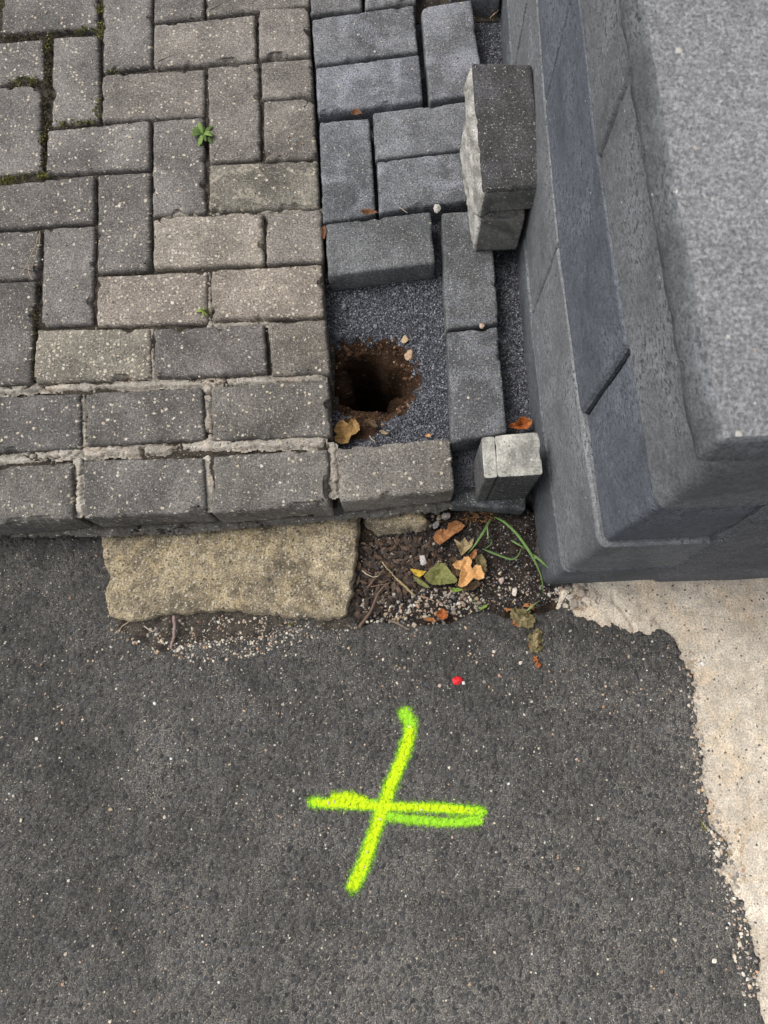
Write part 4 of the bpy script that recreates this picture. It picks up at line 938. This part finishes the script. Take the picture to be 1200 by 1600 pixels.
twig(z6([(285, 490), (330, 545), (400, 620)]), [KZ + .012, KZ + .01], .0012, .0010, (.34, .27, .15), 'thin straw stalk left of the yellow leaf')
twig(z6([(400, 620), (460, 680), (535, 748)]), [KZ + .01, KZ + .005], .0024, .0022, (.30, .23, .12), 'hollow straw stalk pointing at the gravel')
twig(z6([(200, 682), (270, 670), (345, 655)]), [KZ + .012, KZ + .012], .0010, .0007, (.20, .12, .09), 'thin reddish twig across the thick one')
twig(z6([(170, 690), (230, 620), (300, 550)]), [KZ + .006, KZ + .008], .0026, .0018, (.12, .08, .055), 'short brown twig beside the footing edge')
twig(z6([(340, 940), (420, 980), (500, 1022)]), [KZ + .004, KZ + .003], .0022, .0014, (.20, .15, .11), 'greyish twig along the edge of the asphalt')
twig(z6([(400, 260), (420, 360), (500, 465)]), [KZ + .008, KZ + .01], .0009, .0006, (.10, .07, .05), 'dark thin twig over the litter')
twig(z6([(590, 755), (640, 775), (690, 800)]), [KZ + .006, KZ + .004], .0014, .001, (.34, .22, .15), 'small pinkish twig under the green leaf')
twig(z6([(130, 560), (165, 590), (220, 610), (260, 600)]), [KZ + .012, KZ + .014], .0011, .0006, (.45, .40, .30), 'pale curved straw beside the footing')
twig([(272, 962), (274, 985), (270, 1000), (266, 1013)], [SLZ + .004, KZ + .010, KZ + .004], .0036, .0026, (.26, .19, .17), 'short pinkish grey twig at the foot of the footing')
twig([(205, 968), (190, 980), (178, 992)], [KZ + .004, KZ + .004], .0014, .0008, (.30, .24, .17), 'thin straw at the left foot of the footing')
twig([(225, 978), (240, 987)], [KZ + .006, KZ + .004], .0012, .001, (.5, .45, .36), 'pale short straw in the gravel below the footing', n=6)
twig([(61, 366), (55, 385), (44, 410), (32, 428)], [.006, .008, .003], .0009, .0005, (.36, .29, .20), 'bent dry straw on the old paver at the left edge')
twig([(62, 362), (62, 380), (55, 400), (50, 420)], [.004, .01, .003], .0008, .0004, (.33, .27, .19), 'thin dry straw beside the bent one at the left edge')
twig([(44, 414), (44, 424), (49, 437)], [.004, .003], .0008, .0004, (.36, .29, .2), 'tiny straw at the joint near the left edge', n=6)
twig([(624, 324), (632, 330), (637, 333)], [.002, .001], .0008, .0006, (.40, .33, .24), 'tiny straw at the corner above the open bed', n=6)
twig(z5([(420, 1312), (440, 1340), (468, 1368)]), [-.045, -.042], .0011, .0008, (.42, .32, .22), 'short straw beside the olive leaf in the bed', n=6)
for i, (pl, c) in enumerate([([(742, 4), (756, 8), (772, 18)], (.32, .24, .14)), ([(748, -2), (765, 3), (783, 6)], (.26, .17, .09)), ([(766, 28), (772, 22), (780, 15)], (.42, .30, .17)), ([(752, 12), (762, 2), (770, -8)], (.22, .14, .07))]):
    twig(pl, [-.04, -.03, -.04], .0010, .0005, c, ['pale straw across the gap at the top of the wall', 'brown straw at the top edge beside the wall', 'bright dry straw tip in the gap by the wall', 'dark straw pointing up out of the picture'][i])
# crushed brown litter in the pit
def litter():
    n = 420; x, y = scatter_poly(PP([(562, 850), (620, 835), (690, 850), (690, 905), (610, 945), (550, 975), (548, 910)], KZ), n); V = []; F = []; C = []
    for i in range(len(x)):
        L = random.uniform(.002, .010); w = L * random.uniform(.25, .6); a = random.uniform(0, 6.28); b = random.uniform(-.5, .5); z = float(pit_z(np.array([x[i]]), np.array([y[i]]))[0]) + random.uniform(.0005, .007)
        c, s = math.cos(a), math.sin(a); k = len(V); cc = random.choice([(.045, .030, .022), (.065, .042, .030), (.03, .021, .016), (.11, .075, .055), (.04, .03, .026), (.085, .05, .03)])
        for u, v, h in [(-1, 0, 0), (-.3, -1, b), (.5, -.8, .3), (1, 0, b), (.4, .9, 0), (-.4, .8, .4)]:
            V.append((x[i] + c * u * L - s * v * w, y[i] + s * u * L + c * v * w, z + h * w)); C.append(cc)
        V.append((x[i], y[i], z + w * .35)); C.append(cc)
        for q in range(6): F.append((k + q, k + (q + 1) % 6, k + 6))
    o = mesh_obj('leaf_litter', V, F, PLANT, None, False, cols=np.array(C)); tag(o, 'crushed dark brown leaf litter on the soil', 'litter', kind='stuff')
litter()

# ------------------------------------------------------------------ weeds and moss
def rosette(px, py, z, n, L, label, cols, up=.5, seed=3):
    rs = random.Random(seed); c = (*P(px, py, z), z); root = empty('weed', c); tag(root, label, 'weed')
    for i in range(n):
        a = i * 2.4 + rs.uniform(-.3, .3); l = L * rs.uniform(.65, 1.1); w = l * rs.uniform(.10, .15); e = rs.uniform(.25, up + .25); V = []; m = 8
        for k in range(m):
            t = k / (m - 1); r = l * t * math.cos(e); h = .002 + l * (math.sin(e) * t - .45 * t * t) + .002; ww = w * (math.sin(math.pi * min(1, t * .82 + .12)) ** .8) * (1 if k < m - 1 else .05)
            for s in (-1, 0, 1): V.append((r * math.cos(a) - s * ww * math.sin(a), r * math.sin(a) + s * ww * math.cos(a), h + abs(s) * ww * .4))
        F = [(k * 3 + s, k * 3 + s + 1, k * 3 + s + 4, k * 3 + s + 3) for k in range(m - 1) for s in (0, 1)]
        cc = np.array(rs.choice(cols)); C = np.tile(cc, (len(V), 1)) * np.where(np.arange(len(V)) % 3 == 1, 1.3, 1)[:, None]
        o = mesh_obj('leaf', V, F, PLANT, root, True, cols=C); sd = o.modifiers.new('thickness', 'SOLIDIFY'); sd.thickness = .0004
rosette(319, 213, -.002, 15, .030, 'small green rosette weed in a joint of the old pavers', [(.10, .17, .035), (.14, .21, .05), (.075, .12, .03)])
rosette(318, 488, -.002, 7, .013, 'tiny weed with dark moss in a joint above the kerb rows', [(.20, .26, .05), (.13, .16, .05), (.08, .08, .04)], .8, 5)
def moss(lines, name, label, cols, dens=1.0, zb=-.006, spread=.004):
    pos, size, C = [], [], []
    for px, wd in lines:
        ln = PP(px, 0); d = np.r_[0, np.cumsum([math.dist(ln[i], ln[i + 1]) for i in range(len(ln) - 1)])]; n = int(d[-1] / .00042 * dens * wd)
        t = rng.uniform(0, d[-1], n); x = np.interp(t, d, [p[0] for p in ln]) + rng.normal(size=n) * spread * wd; y = np.interp(t, d, [p[1] for p in ln]) + rng.normal(size=n) * spread * wd
        k = fbm(x * 70, y * 70, 97) > -.25; x, y = x[k], y[k]; n = len(x)
        pos.append(np.stack([x, y, zb + rng.uniform(0, .009, n)], -1)); size.append(rng.uniform(.0008, .0022, n)); C.append(np.array(cols)[rng.integers(0, len(cols), n)] * rng.uniform(.7, 1.25, (n, 1)))
    o = grains(name, np.vstack(pos), np.concatenate(size), np.vstack(C), PLANT, flat=1.3, jit=.5); return tag(o, label, 'moss', kind='stuff')
moss([([(0, 284), (30, 278), (75, 272)], 1.3), ([(80, 195), (105, 192), (128, 190)], .9), ([(132, 192), (148, 188), (151, 165), (150, 143)], 1.0), ([(122, 46), (140, 42), (156, 40)], 1.1), ([(156, 58), (155, 30), (157, 0)], 1.1),
      ([(14, 128), (40, 125), (58, 122)], .9), ([(172, 110), (192, 107)], .8), ([(68, 205), (66, 222)], .6), ([(72, 78), (76, 52)], .8), ([(0, 1), (1, 20)], .6), ([(315, 480), (330, 490)], .7)],
     'moss', 'green moss growing in the joints of the old pavers', [(.10, .115, .02), (.14, .145, .03), (.075, .08, .02), (.17, .16, .045), (.09, .07, .025)])
moss([([(0, 56), (40, 54), (70, 52)], 1.0), ([(72, 60), (74, 120), (70, 190), (67, 215), (66, 262)], 1.25), ([(80, 50), (118, 47)], .9), ([(0, 138), (60, 130)], .7), ([(322, 490), (340, 500)], .8), ([(60, 440), (52, 500), (50, 590)], .7)],
     'dead_moss', 'dark brown dead moss and dirt filling pavement joints', [(.045, .035, .018), (.07, .055, .025), (.035, .028, .016), (.09, .08, .03)], .9, -.009, .0035)
moss([([(1148, 1310), (1153, 1320)], 1.2), ([(440, 962), (436, 970)], .5)], 'moss', 'small moss spot at the edge of the concrete apron', [(.12, .13, .04), (.18, .17, .06)], 1.5, KZ + .001, .004)
